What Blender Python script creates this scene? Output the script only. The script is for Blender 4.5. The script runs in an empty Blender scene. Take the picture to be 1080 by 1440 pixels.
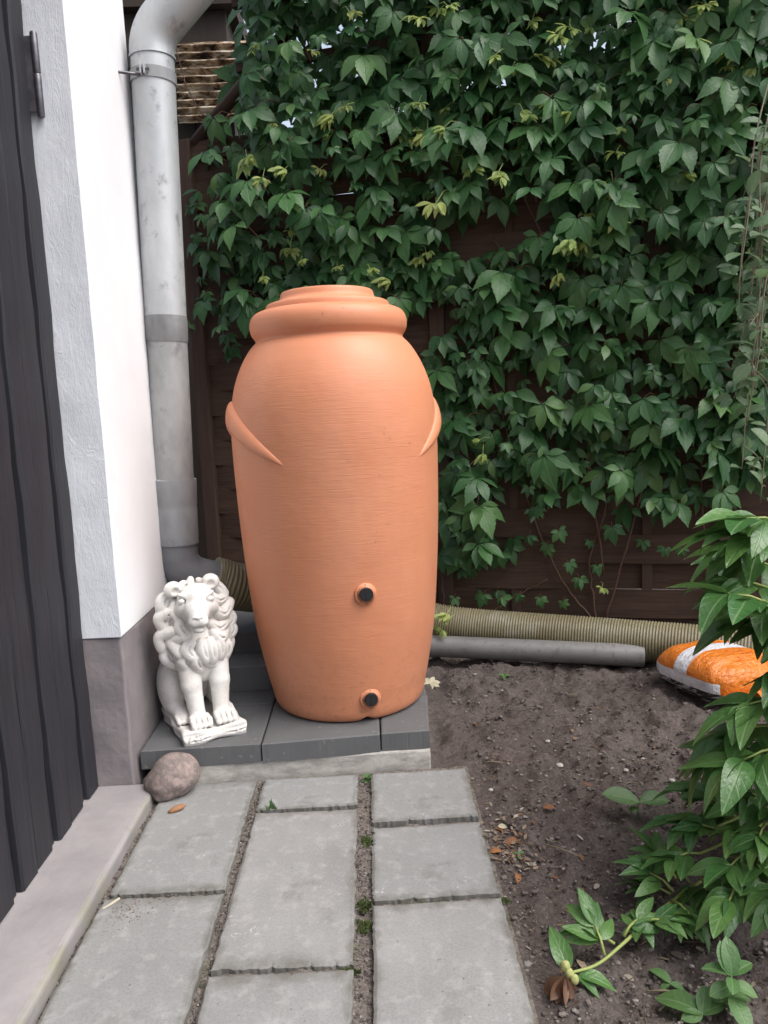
import bpy, bmesh, math, random
import numpy as np
from mathutils import Vector, Matrix, Euler, noise

random.seed(7); RNG = np.random.default_rng(7)
sc = bpy.context.scene
COL = sc.collection
R = math.radians

# ------------------------------------------------------------------ camera
CAM_H = 1.12; F_PX = 1080.0
def cam_axes(p, r, y):
    cy, sy = math.cos(y), math.sin(y)
    fwd = Vector((-sy*math.cos(p), cy*math.cos(p), -math.sin(p)))
    right = Vector((cy, sy, 0)); up = right.cross(fwd)
    return right*math.cos(r)+up*math.sin(r), -right*math.sin(r)+up*math.cos(r), fwd
CR, CU, CF = cam_axes(R(7.6), R(-2.55), R(-0.957))
CC = Vector((0, 0, CAM_H))
cd = bpy.data.cameras.new('camera'); cam = bpy.data.objects.new('camera', cd); COL.objects.link(cam)
cd.sensor_fit = 'VERTICAL'; cd.sensor_height = 36; cd.lens = 27; cd.clip_start = 0.02; cd.clip_end = 500
m = Matrix((CR, CU, -CF)).transposed().to_4x4(); m.translation = CC; cam.matrix_world = m
sc.camera = cam
def ray(px, py): return CF + CR*((px-540)/F_PX) - CU*((py-720)/F_PX)
def gz(px, py, z=0.0): d = ray(px, py); return CC + d*((z-CAM_H)/d.z)      # pixel onto a level at height z
def gy(px, py, Y): d = ray(px, py); return CC + d*(Y/d.y)                  # pixel onto an upright plane
def gf(px, py, off=0.0):                                                   # pixel onto the fence plane, off metres in front
    d = ray(px, py); return CC + d*((3.85-off*1.035)/(d.y+.268*d.x))
def px_of(P):
    v = Vector(P)-CC; w = v.dot(CF)
    return 540+F_PX*v.dot(CR)/w, 720-F_PX*v.dot(CU)/w

# ------------------------------------------------------------------ light
SUN_EL, SUN_AZ = 58, 118          # azimuth clockwise from +Y (north): from the right, a little behind the camera
w = bpy.data.worlds.new('World'); sc.world = w; w.use_nodes = True
nt = w.node_tree; bg = nt.nodes['Background']
sky = nt.nodes.new('ShaderNodeTexSky'); sky.sky_type = 'NISHITA'; sky.sun_disc = False
sky.sun_elevation = R(SUN_EL); sky.sun_rotation = R(SUN_AZ)
sky.air_density = 1.0; sky.dust_density = 4.0; sky.ozone_density = 1.0
hs = nt.nodes.new('ShaderNodeHueSaturation'); hs.inputs['Saturation'].default_value = .55      # thin even cloud: pale sky
nt.links.new(sky.outputs[0], hs.inputs['Color']); nt.links.new(hs.outputs[0], bg.inputs[0]); bg.inputs[1].default_value = 0.15
sd = bpy.data.lights.new('sun', 'SUN'); sd.energy = 1.3; sd.angle = R(50); sd.color = (1, .985, .965)
sun = bpy.data.objects.new('sun', sd); COL.objects.link(sun)
sv = Vector((math.sin(R(SUN_AZ))*math.cos(R(SUN_EL)), math.cos(R(SUN_AZ))*math.cos(R(SUN_EL)), math.sin(R(SUN_EL))))
sun.rotation_euler = sv.to_track_quat('Z', 'Y').to_euler(); sun.location = sv*20
sc.view_settings.view_transform = 'Standard'; sc.view_settings.look = 'None'
sc.view_settings.exposure = 0.92; sc.view_settings.gamma = 1
sc.render.engine = 'CYCLES'
sc.cycles.max_bounces = 5; sc.cycles.diffuse_bounces = 3; sc.cycles.glossy_bounces = 2; sc.cycles.transmission_bounces = 4; sc.cycles.transparent_max_bounces = 4

# ------------------------------------------------------------------ helpers
def tag(o, label=None, cat=None, group=None, kind=None):
    if label: o['label'] = label
    if cat: o['category'] = cat
    if group: o['group'] = group
    if kind: o['kind'] = kind
    return o
def empty(name, loc=(0, 0, 0), rz=0.0):
    o = bpy.data.objects.new(name, None); COL.objects.link(o); o.empty_display_size = .05
    o.location = loc; o.rotation_euler = (0, 0, rz); return o
class MB:
    """collects geometry for one mesh"""
    def __init__(s): s.v = []; s.f = []; s.mi = []; s.uv = []; s.sm = []
    def add(s, verts, faces, mi=0, uvs=None, smooth=True):
        b = len(s.v); s.v.extend([tuple(v) for v in verts])
        s.uv.extend(uvs if uvs is not None else [(0., 0.)]*len(verts))
        for f in faces: s.f.append(tuple(b+i for i in f)); s.mi.append(mi); s.sm.append(smooth)
        return s
    def box(s, a, b, mi=0, M=None):
        x0, y0, z0 = a; x1, y1, z1 = b
        vs = [Vector(p) for p in ((x0,y0,z0),(x1,y0,z0),(x1,y1,z0),(x0,y1,z0),(x0,y0,z1),(x1,y0,z1),(x1,y1,z1),(x0,y1,z1))]
        if M: vs = [M@v for v in vs]
        return s.add(vs, [(0,3,2,1),(4,5,6,7),(0,1,5,4),(1,2,6,5),(2,3,7,6),(3,0,4,7)], mi, smooth=False)
    def tube(s, pts, rad, n=8, mi=0, caps=True, up=None):
        pts = [Vector(p) for p in pts]; k = len(pts)
        if not hasattr(rad, '__len__'): rad = [rad]*k
        T = [((pts[min(i+1, k-1)]-pts[max(i-1, 0)]).normalized()) for i in range(k)]
        u = (Vector(up) if up else Vector((0, 0, 1)) if abs(T[0].z) < .9 else Vector((1, 0, 0)))
        u = (u-T[0]*u.dot(T[0])).normalized(); vs = []
        for i in range(k):
            u = (u-T[i]*u.dot(T[i])).normalized(); b = T[i].cross(u)
            for j in range(n):
                a = 2*math.pi*j/n; vs.append(pts[i]+(u*math.cos(a)+b*math.sin(a))*rad[i])
        fs = [(i*n+j, i*n+(j+1) % n, (i+1)*n+(j+1) % n, (i+1)*n+j) for i in range(k-1) for j in range(n)]
        if caps: fs += [tuple(reversed(range(n))), tuple(range((k-1)*n, k*n))]
        return s.add(vs, fs, mi)
    def lathe(s, prof, n=64, mi=0, c=(0, 0, 0)):
        vs = []; k = len(prof)
        for r, z in prof:
            for j in range(n): a = 2*math.pi*j/n; vs.append((c[0]+r*math.cos(a), c[1]+r*math.sin(a), c[2]+z))
        fs = [(i*n+j, i*n+(j+1) % n, (i+1)*n+(j+1) % n, (i+1)*n+j) for i in range(k-1) for j in range(n)]
        return s.add(vs, fs, mi)
    def mesh(s, name):
        me = bpy.data.meshes.new(name); me.from_pydata(s.v, [], s.f)
        me.polygons.foreach_set('material_index', s.mi); me.polygons.foreach_set('use_smooth', s.sm)
        uvl = me.uv_layers.new(name='UVMap'); li = np.zeros(len(me.loops), dtype=np.int32)
        me.loops.foreach_get('vertex_index', li)
        uvl.data.foreach_set('uv', np.array(s.uv, dtype=np.float32)[li].ravel()); me.update(); return me
    def build(s, name, mat, parent=None, loc=None):
        return obj(name, s.mesh(name), mat, parent, loc)
def obj(name, me, mat=None, parent=None, loc=None):
    o = bpy.data.objects.new(name, me); COL.objects.link(o)
    if mat is not None:
        me.materials.clear()
        for m_ in (mat if isinstance(mat, (list, tuple)) else [mat]): me.materials.append(m_)
    if parent: o.parent = parent
    if loc is not None: o.location = loc
    return o
def bevel(o, wd=.004, seg=2, ang=40):
    b = o.modifiers.new('bevel', 'BEVEL'); b.width = wd; b.segments = seg; b.limit_method = 'ANGLE'; b.angle_limit = R(ang); return o
def sharp(me, ang=40):
    try: me.set_sharp_from_angle(angle=R(ang))
    except Exception: pass
def smooth_curve(P, n=8):
    P = [Vector(p) for p in P]; out = []
    Q = [P[0]*2-P[1]]+P+[P[-1]*2-P[-2]]
    for i in range(1, len(Q)-2):
        for k in range(n):
            t = k/n; a, b, c, d = Q[i-1], Q[i], Q[i+1], Q[i+2]
            out.append(.5*((2*b)+(c-a)*t+(2*a-5*b+4*c-d)*t*t+(-a+3*b-3*c+d)*t**3))
    out.append(P[-1]); return out

# ------------------------------------------------------------------ materials
class Mt:
    def __init__(s, name, rough=.6, metal=0., spec=.5):
        s.m = bpy.data.materials.new(name); s.m.use_nodes = True; s.t = s.m.node_tree; s.N = s.t.nodes
        s.b = s.N['Principled BSDF']; s.out = s.N['Material Output']
        s.b.inputs['Roughness'].default_value = rough; s.b.inputs['Metallic'].default_value = metal
        s.b.inputs['Specular IOR Level'].default_value = spec
        s.co = s.N.new('ShaderNodeTexCoord')
    def L(s, a, b): s.t.links.new(a, b)
    def map(s, scale=(1, 1, 1), src='Object', loc=(0, 0, 0), rot=(0, 0, 0)):
        n = s.N.new('ShaderNodeMapping'); s.L(s.co.outputs[src], n.inputs[0])
        n.inputs['Scale'].default_value = scale; n.inputs['Location'].default_value = loc; n.inputs['Rotation'].default_value = rot
        return n.outputs[0]
    def noise(s, scale=5, detail=4, rough=.55, vec=None, dist=0.):
        n = s.N.new('ShaderNodeTexNoise'); n.inputs['Scale'].default_value = scale; n.inputs['Detail'].default_value = detail
        n.inputs['Roughness'].default_value = rough; n.inputs['Distortion'].default_value = dist
        s.L(vec if vec is not None else s.co.outputs['Object'], n.inputs['Vector']); return n.outputs[0]
    def voro(s, scale=5, vec=None, feat='F1'):
        n = s.N.new('ShaderNodeTexVoronoi'); n.feature = feat; n.inputs['Scale'].default_value = scale
        s.L(vec if vec is not None else s.co.outputs['Object'], n.inputs['Vector']); return n.outputs[0]
    def ramp(s, fac, stops, interp='LINEAR'):
        n = s.N.new('ShaderNodeValToRGB'); s.L(fac, n.inputs[0]); cr = n.color_ramp; cr.interpolation = interp
        while len(cr.elements) < len(stops): cr.elements.new(.5)
        for e, (p, c) in zip(cr.elements, stops):
            e.position = p; e.color = (c, c, c, 1) if isinstance(c, (int, float)) else (*c, 1)
        return n.outputs[0]
    def mix(s, fac, a, b, mode='MIX'):
        n = s.N.new('ShaderNodeMix'); n.data_type = 'RGBA'; n.blend_type = mode
        for v, i in ((fac, 0), (a, 6), (b, 7)):
            if isinstance(v, (int, float)): n.inputs[i].default_value = v if i == 0 else (v, v, v, 1)
            elif isinstance(v, tuple): n.inputs[i].default_value = (*v, 1)
            else: s.L(v, n.inputs[i])
        return n.outputs[2]
    def math(s, op, a, b=None, c=None, clamp=False):
        n = s.N.new('ShaderNodeMath'); n.operation = op; n.use_clamp = clamp
        for v, i in ((a, 0), (b, 1), (c, 2)):
            if v is None: continue
            if isinstance(v, (int, float)): n.inputs[i].default_value = v
            else: s.L(v, n.inputs[i])
        return n.outputs[0]
    def sep(s, vec):
        n = s.N.new('ShaderNodeSeparateXYZ'); s.L(vec, n.inputs[0]); return n.outputs
    def rand(s): return s.N.new('ShaderNodeObjectInfo').outputs['Random']
    def island(s): return s.N.new('ShaderNodeNewGeometry').outputs['Random Per Island']
    def color(s, c):
        if isinstance(c, tuple): s.b.inputs['Base Color'].default_value = (*c, 1)
        else: s.L(c, s.b.inputs['Base Color'])
        return s
    def rough(s, c): s.L(c, s.b.inputs['Roughness']); return s
    def bump(s, h, strength=.3, dist=.01):
        n = s.N.new('ShaderNodeBump'); n.inputs['Strength'].default_value = strength; n.inputs['Distance'].default_value = dist
        s.L(h, n.inputs['Height'])
        if s.b.inputs['Normal'].is_linked: s.L(s.b.inputs['Normal'].links[0].from_socket, n.inputs['Normal'])
        s.L(n.outputs[0], s.b.inputs['Normal']); return s
M = {}
def plaster(name, c, c2, sc_=1.0, bs=.35, rough=.85):
    t = Mt(name, rough, spec=.25); n = t.noise(6*sc_, 6, .6); f = t.noise(60, 5, .65)
    t.color(t.mix(t.ramp(n, [(.35, 0.), (.7, 1.)]), c, c2)); t.bump(f, bs, .004)
    t.bump(t.noise(9, 3, .5, t.map((1, 1, .45))), bs*.8, .02); M[name] = t.m; return t
plaster('wall_white', (.80, .80, .81), (.76, .76, .78), bs=.12)
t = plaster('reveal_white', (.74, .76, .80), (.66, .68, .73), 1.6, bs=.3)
br = t.noise(22, 6, .7, t.map((1.6, 1, .35)), 1.5); t.bump(t.ramp(br, [(.42, 0.), (.5, 1.), (.58, .2), (.7, .8)]), .28, .004)
t = plaster('socle', (.20, .18, .19), (.275, .24, .24), 1.3, bs=.4)
t = plaster('sill', (.25, .235, .237), (.32, .30, .30), 1.0, bs=.35)
# a green algae line along the sill's outer lip
xyz = t.sep(t.co.outputs['Object'])
lip = t.math('MULTIPLY', t.math('GREATER_THAN', t.math('ADD', xyz[0], t.math('MULTIPLY', t.noise(40, 4, .6), .012)), -.694), t.ramp(t.noise(5, 4, .6), [(.42, 0.), (.62, .55)]))
t.color(t.mix(lip, t.b.inputs['Base Color'].links[0].from_socket, (.22, .22, .12)))

t = Mt('concrete_slab', .82, spec=.25)
rnd = t.rand(); oi = t.N.new('ShaderNodeNewGeometry'); wp = oi.outputs['Position']
big = t.noise(3.2, 7, .62, wp); fine = t.noise(190, 3, .7, wp); mid = t.noise(26, 6, .68, wp)
c = t.mix(t.ramp(big, [(.3, 0.), (.7, 1.)]), (.215, .212, .208), (.31, .306, .30))
c = t.mix(t.math('MULTIPLY', rnd, .7), c, (.235, .24, .24))
c = t.mix(t.math('MULTIPLY', t.ramp(fine, [(.35, 1.), (.6, 0.)]), .28), c, (.12, .118, .112))
c = t.mix(t.math('MULTIPLY', t.ramp(mid, [(.52, 0.), (.66, 1.)]), .45), c, (.37, .36, .35))
pat = t.ramp(t.noise(2.6, 3, .5, t.map(loc=(7, 2, 5))), [(.5, 0.), (.62, 1.)])
c = t.mix(t.math('MULTIPLY', t.math('MULTIPLY', t.ramp(t.noise(42, 5, .75, wp, 1.2), [(.60, 0.), (.64, 1.)]), pat), .8), c, (.50, .48, .46))
c = t.mix(t.math('MULTIPLY', t.ramp(t.noise(95, 3, .6, wp), [(.70, 0.), (.73, 1.)]), .8), c, (.06, .055, .05))
gx_ = t.sep(t.co.outputs['Generated']); ed = t.math('MINIMUM', t.math('MINIMUM', gx_[0], t.math('SUBTRACT', 1., gx_[0])), t.math('MINIMUM', gx_[1], t.math('SUBTRACT', 1., gx_[1])))
ed = t.ramp(t.math('ADD', ed, t.math('MULTIPLY', t.math('SUBTRACT', t.noise(17, 6, .7, wp), .5), .22)), [(.0, 1.), (.07, 0.)])
c = t.mix(t.math('MULTIPLY', ed, .75), c, (.12, .112, .095))
c = t.mix(t.math('MULTIPLY', t.ramp(t.noise(4.2, 6, .7, t.map(loc=(9, 4, 2))), [(.55, 0.), (.68, 1.)]), .6), c, (.105, .10, .085))
t.color(c).bump(fine, .45, .0016).bump(mid, .4, .003).bump(t.ramp(t.noise(95, 3, .6, wp), [(.66, 1.), (.73, 0.)]), .4, .002); M['slab'] = t.m

t = Mt('dark_slab', .75, spec=.35)
rnd = t.rand(); big = t.noise(6, 6, .62)
c = t.mix(t.ramp(big, [(.3, 0.), (.75, 1.)]), (.075, .077, .083), (.115, .116, .12))
c = t.mix(t.math('MULTIPLY', t.ramp(rnd, [(.0, 0.), (1, 1.)]), .45), c, (.15, .15, .15))
c = t.mix(t.math('MULTIPLY', t.ramp(t.noise(60, 3, .6), [(.66, 0.), (.72, 1.)]), .5), c, (.3, .3, .3))
t.color(c).bump(t.noise(160, 3, .7), .3, .001).bump(t.noise(25, 4, .6), .25, .003); M['dark_slab'] = t.m

t = Mt('kerb', .85, spec=.2)
c = t.mix(t.ramp(t.noise(14, 6, .68, t.map((.6, 1, 1.5))), [(.4, 0.), (.6, 1.)]), (.30, .285, .26), (.50, .47, .44))
t.color(c).bump(t.noise(70, 4, .65), .5, .003); M['kerb'] = t.m

t = Mt('ground_mat', .95, spec=.15)
pos = t.co.outputs['Object']; xyz = t.sep(pos)
n1 = t.noise(3, 5, .6); n2 = t.noise(90, 5, .75); n3 = t.noise(320, 3, .7)
c = t.mix(t.ramp(n1, [(.3, 0.), (.7, 1.)]), (.100, .080, .072), (.165, .136, .123))
c = t.mix(t.ramp(n2, [(.38, 0.), (.62, 1.)]), t.mix(.62, c, (.034, .028, .027)), c)
c = t.mix(t.math('MULTIPLY', t.ramp(n3, [(.62, 0.), (.72, 1.)]), .6), c, (.28, .25, .235))
sand = t.mix(t.ramp(n2, [(.35, 0.), (.65, 1.)]), (.10, .085, .072), (.25, .22, .195))
sand = t.mix(t.math('MULTIPLY', t.ramp(t.noise(9, 4, .6), [(.58, 0.), (.68, 1.)]), .7), sand, (.07, .085, .03))
msk = t.math('MULTIPLY', t.math('LESS_THAN', xyz[0], .266), t.math('LESS_THAN', xyz[1], 2.3))
t.color(t.mix(msk, c, sand)).bump(n2, .8, .01).bump(n3, .5, .003); M['ground'] = t.m
t = Mt('clod', .95, spec=.12); r_ = t.island()
t.color(t.ramp(r_, [(0, (.05, .042, .04)), (.5, (.115, .096, .088)), (.9, (.170, .144, .132)), (1, (.27, .25, .235))])); t.bump(t.noise(200, 3), .4, .002); M['clod'] = t.m
t = Mt('litter', .8, spec=.2); r_ = t.island()
t.color(t.ramp(r_, [(0, (.06, .04, .03)), (.3, (.16, .09, .05)), (.55, (.24, .19, .14)), (.8, (.09, .07, .06)), (1, (.38, .34, .29))])); M['litter'] = t.m

t = Mt('boulder', .8, spec=.3)
sp = t.voro(110); sp2 = t.noise(45, 4, .7)
c = t.mix(t.ramp(t.noise(11, 4, .6), [(.35, 0.), (.65, 1.)]), (.21, .165, .15), (.33, .255, .235))
c = t.mix(t.ramp(sp2, [(.45, 0.), (.62, 1.)]), t.mix(.5, c, (.09, .085, .08)), c)
c = t.mix(t.math('MULTIPLY', t.ramp(sp, [(.0, 1.), (.25, 0.)]), .55), c, (.5, .46, .43))
t.color(c).bump(t.noise(60, 5, .7), .5, .004); M['boulder'] = t.m

t = Mt('terracotta', .46, spec=.4)
wav = t.noise(1, 3, .5, t.map((8, 8, 118)), 1.8); wav2 = t.noise(1, 2, .5, t.map((17, 17, 260), loc=(3, 1, 2)), .8)
big = t.noise(2.2, 3, .5)
c = t.mix(t.ramp(big, [(.3, 0.), (.7, 1.)]), (.585, .228, .118), (.64, .258, .138))
c = t.mix(t.math('MULTIPLY', t.ramp(wav, [(.35, 1.), (.6, 0.)]), .05), c, (.44, .14, .07))
zz = t.sep(t.co.outputs['Object'])[2]
fad = t.ramp(t.noise(3.1, 5, .6, t.map((1, 1, .45), loc=(2, 7, 1))), [(.45, 0.), (.68, 1.)]); c = t.mix(t.math('MULTIPLY', fad, .16), c, (.72, .42, .29))
spl = t.math('MULTIPLY', t.ramp(t.math('DIVIDE', zz, .35), [(.0, 1.), (.9, 0.)]), t.ramp(t.noise(48, 5, .7), [(.52, 0.), (.66, 1.)])); c = t.mix(t.math('MULTIPLY', spl, .35), c, (.20, .11, .075))
t.color(c)
fade = t.math('MULTIPLY', t.ramp(t.math('DIVIDE', zz, 1.5), [(0, .6), (.1, 1.), (.72, 1.), (.82, .25), (1, .1)]), 1.0)
h = t.math('MULTIPLY', t.math('ADD', wav, t.math('MULTIPLY', wav2, .45)), fade)
t.bump(h, .16, .006).bump(t.noise(7, 2, .5), .12, .03); t.rough(t.ramp(t.noise(5, 4), [(.3, .42), (.7, .54)])); M['terracotta'] = t.m
t = Mt('black_plastic', .42); t.color((.014, .014, .017)); t.bump(t.noise(40, 3), .1, .002); M['black_plastic'] = t.m
t = Mt('drop', .05); t.color((.8, .8, .8)); t.b.inputs['Transmission Weight'].default_value = 1; t.b.inputs['IOR'].default_value = 1.33; M['drop'] = t.m

def zinc(name, c1, c2, rough=.42, metal=.55):
    t = Mt(name, rough, metal); v = t.voro(28, t.map((1, 1, .6))); n = t.noise(5, 5, .65, t.map((1, 1, .4)))
    c = t.mix(t.ramp(n, [(.35, 0.), (.7, 1.)]), c1, c2); c = t.mix(t.math('MULTIPLY', t.ramp(v, [(0, 0.), (.8, 1.)]), .12), c, (.6, .62, .63))
    c = t.mix(t.math('MULTIPLY', t.ramp(t.noise(14, 5, .7, t.map((1, 1, .8), loc=(4, 2, 1))), [(.56, 0.), (.68, 1.)]), .6), c, (.15, .15, .155))
    t.color(c); t.rough(t.ramp(t.noise(20, 5, .6), [(.3, rough-.07), (.7, rough+.14)])); t.bump(t.noise(11, 4), .06, .01); M[name] = t.m
zinc('zinc', (.36, .375, .385), (.53, .545, .555), .46, .35); zinc('zinc_dull', (.20, .205, .215), (.30, .305, .31), .58, .25)
zinc('zinc_old', (.20, .205, .205), (.40, .405, .40), .56, .25); zinc('zinc_stain', (.09, .092, .095), (.26, .265, .265), .6, .2)
t = Mt('grey_pvc', .55); n = t.noise(7, 5, .65, t.map((.5, 1, 1)))
c = t.mix(t.ramp(n, [(.3, 0.), (.7, 1.)]), (.12, .116, .113), (.185, .18, .174)); c = t.mix(t.math('MULTIPLY', t.ramp(t.noise(40, 4, .7), [(.54, 0.), (.68, 1.)]), .6), c, (.07, .06, .05))
t.color(c).bump(t.noise(30, 4), .15, .004); M['grey_pvc'] = t.m
t = Mt('dark_pvc', .5); c = t.mix(t.ramp(t.noise(6, 5, .6), [(.3, 0.), (.7, 1.)]), (.11, .113, .125), (.18, .183, .195)); t.color(c); M['dark_pvc'] = t.m
t = Mt('hose', .5); n = t.noise(5, 5, .65)
c = t.mix(t.ramp(n, [(.3, 0.), (.7, 1.)]), (.145, .122, .066), (.215, .19, .115)); c = t.mix(t.math('MULTIPLY', t.ramp(t.noise(30, 4, .7), [(.55, 0.), (.7, 1.)]), .5), c, (.08, .075, .045))
c = t.mix(t.math('MULTIPLY', t.ramp(t.noise(8, 4, .7, t.map(loc=(2, 5, 1))), [(.55, 0.), (.68, 1.)]), .5), c, (.27, .26, .21))
t.color(c); M['hose'] = t.m

def wood(name, c1, c2, grain=(6, 6, .5), rough=.75, rv=.35):
    t = Mt(name, rough, spec=.3); r_ = t.rand(); mp = t.N.new('ShaderNodeVectorMath'); mp.operation = 'ADD'
    cmb = t.N.new('ShaderNodeCombineXYZ'); s_ = t.math('MULTIPLY', r_, 37.0); t.L(s_, cmb.inputs[0]); t.L(s_, cmb.inputs[1]); t.L(s_, cmb.inputs[2])
    t.L(t.map(grain), mp.inputs[0]); t.L(cmb.outputs[0], mp.inputs[1])
    g = t.noise(6, 6, .65, mp.outputs[0], .6)
    c = t.mix(t.ramp(g, [(.3, 0.), (.72, 1.)]), c1, c2); c = t.mix(t.math('MULTIPLY', r_, rv), c, tuple(x*1.7 for x in c1))
    t.color(c).bump(g, .3, .004); M[name] = t.m
wood('door_wood', (.017, .017, .021), (.034, .033, .039), (14, 14, .6), .6, .15)
wood('fence_wood', (.042, .024, .016), (.092, .053, .036), (.6, 6, 12), .78)
wood('post_wood', (.045, .026, .019), (.085, .051, .037), (9, 9, .6), .78)
wood('shed_wood', (.03, .022, .018), (.05, .038, .03), (9, 9, .6), .85)
t = Mt('iron', .45, .8); t.color(t.mix(t.ramp(t.noise(30, 4), [(.4, 0.), (.7, 1.)]), (.11, .105, .12), (.2, .19, .21))); M['iron'] = t.m
t = Mt('rust', .85); c = t.ramp(t.noise(9, 6, .72, t.map((.9, 1, 2.4)), .6), [(.40, (.012, .009, .007)), (.46, (.13, .075, .04)), (.53, (.40, .29, .18)), (.62, (.70, .64, .54))])
t.color(c).bump(t.noise(50, 4), .4, .003); M['rust'] = t.m
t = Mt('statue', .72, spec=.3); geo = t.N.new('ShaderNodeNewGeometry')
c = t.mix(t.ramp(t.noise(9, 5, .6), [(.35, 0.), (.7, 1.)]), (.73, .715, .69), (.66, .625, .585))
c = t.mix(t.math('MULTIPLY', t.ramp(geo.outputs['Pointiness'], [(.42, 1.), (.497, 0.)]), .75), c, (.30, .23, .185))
c = t.mix(t.math('MULTIPLY', t.ramp(t.noise(95, 3, .7), [(.67, 0.), (.70, 1.)]), .55), c, (.24, .21, .19))
c = t.mix(t.math('MULTIPLY', t.ramp(t.noise(22, 6, .7, t.map(loc=(5, 3, 1))), [(.52, 0.), (.68, 1.)]), .35), c, (.40, .37, .33))
t.color(c).bump(t.noise(130, 4, .75), .6, .002).bump(t.noise(38, 5, .65), .4, .005); M['statue'] = t.m

def leaf_mat(name, c1, c2, vein, vv=7.0, va=6.0, rough=.42, trans=.28, vs=.5, isl=False, young=None):
    t = Mt(name, rough, spec=.45); r_ = t.island() if isl else t.rand()
    u = t.sep(t.co.outputs['UV']); au = t.math('ABSOLUTE', u[0])
    ph = t.math('SUBTRACT', t.math('MULTIPLY', u[1], vv), t.math('MULTIPLY', au, va))
    fr = t.math('ABSOLUTE', t.math('SUBTRACT', t.math('FRACT', ph), .5))
    side = t.ramp(fr, [(.0, 1.), (.09, 0.)]); rib = t.ramp(au, [(.008, 1.), (.022, 0.)])
    vn = t.math('MAXIMUM', t.math('MULTIPLY', side, .45), rib)
    base = t.mix(r_, c1, c2); base = t.mix(t.math('MULTIPLY', t.ramp(t.noise(9, 3, .6), [(.35, 0.), (.7, 1.)]), .35), base, tuple(x*.6 for x in c1))
    if young:
        base = t.mix(t.ramp(r_, [(.86, 0.), (.97, 1.)]), base, young)
    col = t.mix(t.math('MULTIPLY', vn, vs), base, vein); t.color(col)
    if not isl: t.bump(t.math('SUBTRACT', t.noise(14, 2, .5), t.math('MULTIPLY', vn, .55)), .35, .004)
    tr = t.N.new('ShaderNodeBsdfTranslucent'); t.L(t.mix(.5, col, tuple(min(1, x*2.2) for x in c2)), tr.inputs[0])
    mx = t.N.new('ShaderNodeMixShader'); mx.inputs[0].default_value = trans
    t.L(t.b.outputs[0], mx.inputs[1]); t.L(tr.outputs[0], mx.inputs[2]); t.L(mx.outputs[0], t.out.inputs[0]); M[name] = t.m
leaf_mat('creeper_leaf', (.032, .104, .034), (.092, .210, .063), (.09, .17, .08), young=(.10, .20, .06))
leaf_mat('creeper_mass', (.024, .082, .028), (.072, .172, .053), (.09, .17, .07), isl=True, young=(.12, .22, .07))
leaf_mat('young_leaf', (.24, .35, .09), (.42, .47, .15), (.36, .42, .2), trans=.35)
leaf_mat('peony_leaf', (.040, .118, .032), (.105, .210, .056), (.15, .25, .10), 5, 9, rough=.30, trans=.22, vs=.6)
leaf_mat('weed_leaf', (.07, .16, .05), (.115, .21, .07), (.24, .36, .16), trans=.3)
leaf_mat('shrub_leaf', (.06, .13, .055), (.13, .20, .095), (.25, .32, .2), trans=.3)
leaf_mat('dead_leaf', (.18, .07, .03), (.36, .16, .06), (.40, .22, .11), trans=.1, rough=.7)
leaf_mat('pale_leaf', (.42, .38, .26), (.52, .47, .33), (.55, .5, .4), trans=.1, rough=.7)
def stem_mat(name, a, b):
    t = Mt(name, .6); t.color(t.mix(t.noise(12, 4, .6), a, b)).bump(t.noise(60, 3), .3, .002); M[name] = t.m
stem_mat('vine_stem', (.07, .035, .022), (.14, .075, .045)); stem_mat('peony_stem', (.17, .23, .06), (.30, .34, .10))
stem_mat('dry_stem', (.13, .11, .065), (.22, .18, .12)); stem_mat('bud', (.26, .28, .09), (.36, .36, .15)); stem_mat('petal_brown', (.055, .028, .016), (.14, .065, .032))
stem_mat('moss', (.035, .05, .012), (.075, .095, .025)); stem_mat('red_petiole', (.16, .07, .05), (.2, .12, .06))

# ------------------------------------------------------------------ ground and paving
PAVE_Y1 = 2.29
xs = np.concatenate([np.array([-60, -20, -6, -2.5]), np.arange(-.9, 2.3, .0105), np.array([2.6, 3.2, 5, 12, 60])])
ys = np.concatenate([np.array([-60, -20, -5, 0]), np.arange(.9, 3.9, .0105), np.array([4.2, 5, 8, 20, 60])])
X, Y = np.meshgrid(xs, ys, indexing='ij')
def fbm(X, Y, f, octv, seed):
    out = np.zeros_like(X); rg = np.random.default_rng(seed); amp = 1.
    for o in range(octv):
        n = 64; tab = rg.random((n, n)); gx = X*f+11.3*o; gy_ = Y*f+5.7*o
        ix = np.floor(gx).astype(int); iy = np.floor(gy_).astype(int); fx = gx-ix; fy = gy_-iy
        fx = fx*fx*(3-2*fx); fy = fy*fy*(3-2*fy)
        a = tab[ix % n, iy % n]; b = tab[(ix+1) % n, iy % n]; c_ = tab[ix % n, (iy+1) % n]; d = tab[(ix+1) % n, (iy+1) % n]
        out += amp*((a*(1-fx)+b*fx)*(1-fy)+(c_*(1-fx)+d*fx)*fy-.5); amp *= .55; f *= 2.1
    return out
near = ((X > -1) & (X < 2.4) & (Y > .8) & (Y < 4.0)).astype(float)
soil = -.012+.026*fbm(X, Y, 2.2, 3, 3)+.040*fbm(X, Y, 16, 5, 5)
joint = -.014+.010*fbm(X, Y, 16, 3, 8)
k = np.clip((X-.30)/.05, 0, 1); k = np.maximum(k, np.clip((Y-2.30)/.05, 0, 1))
Z = (joint*(1-k)+soil*k)*near
Z += .03*np.exp(-(((X-1.3)/.5)**2+((Y-1.7)/.5)**2))*near
def soil_z(x, y):
    i = int(np.clip(np.searchsorted(xs, x), 0, len(xs)-1)); j = int(np.clip(np.searchsorted(ys, y), 0, len(ys)-1)); return float(Z[i, j])
nx, ny = len(xs), len(ys)
idx = np.arange(nx*ny).reshape(nx, ny)
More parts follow.
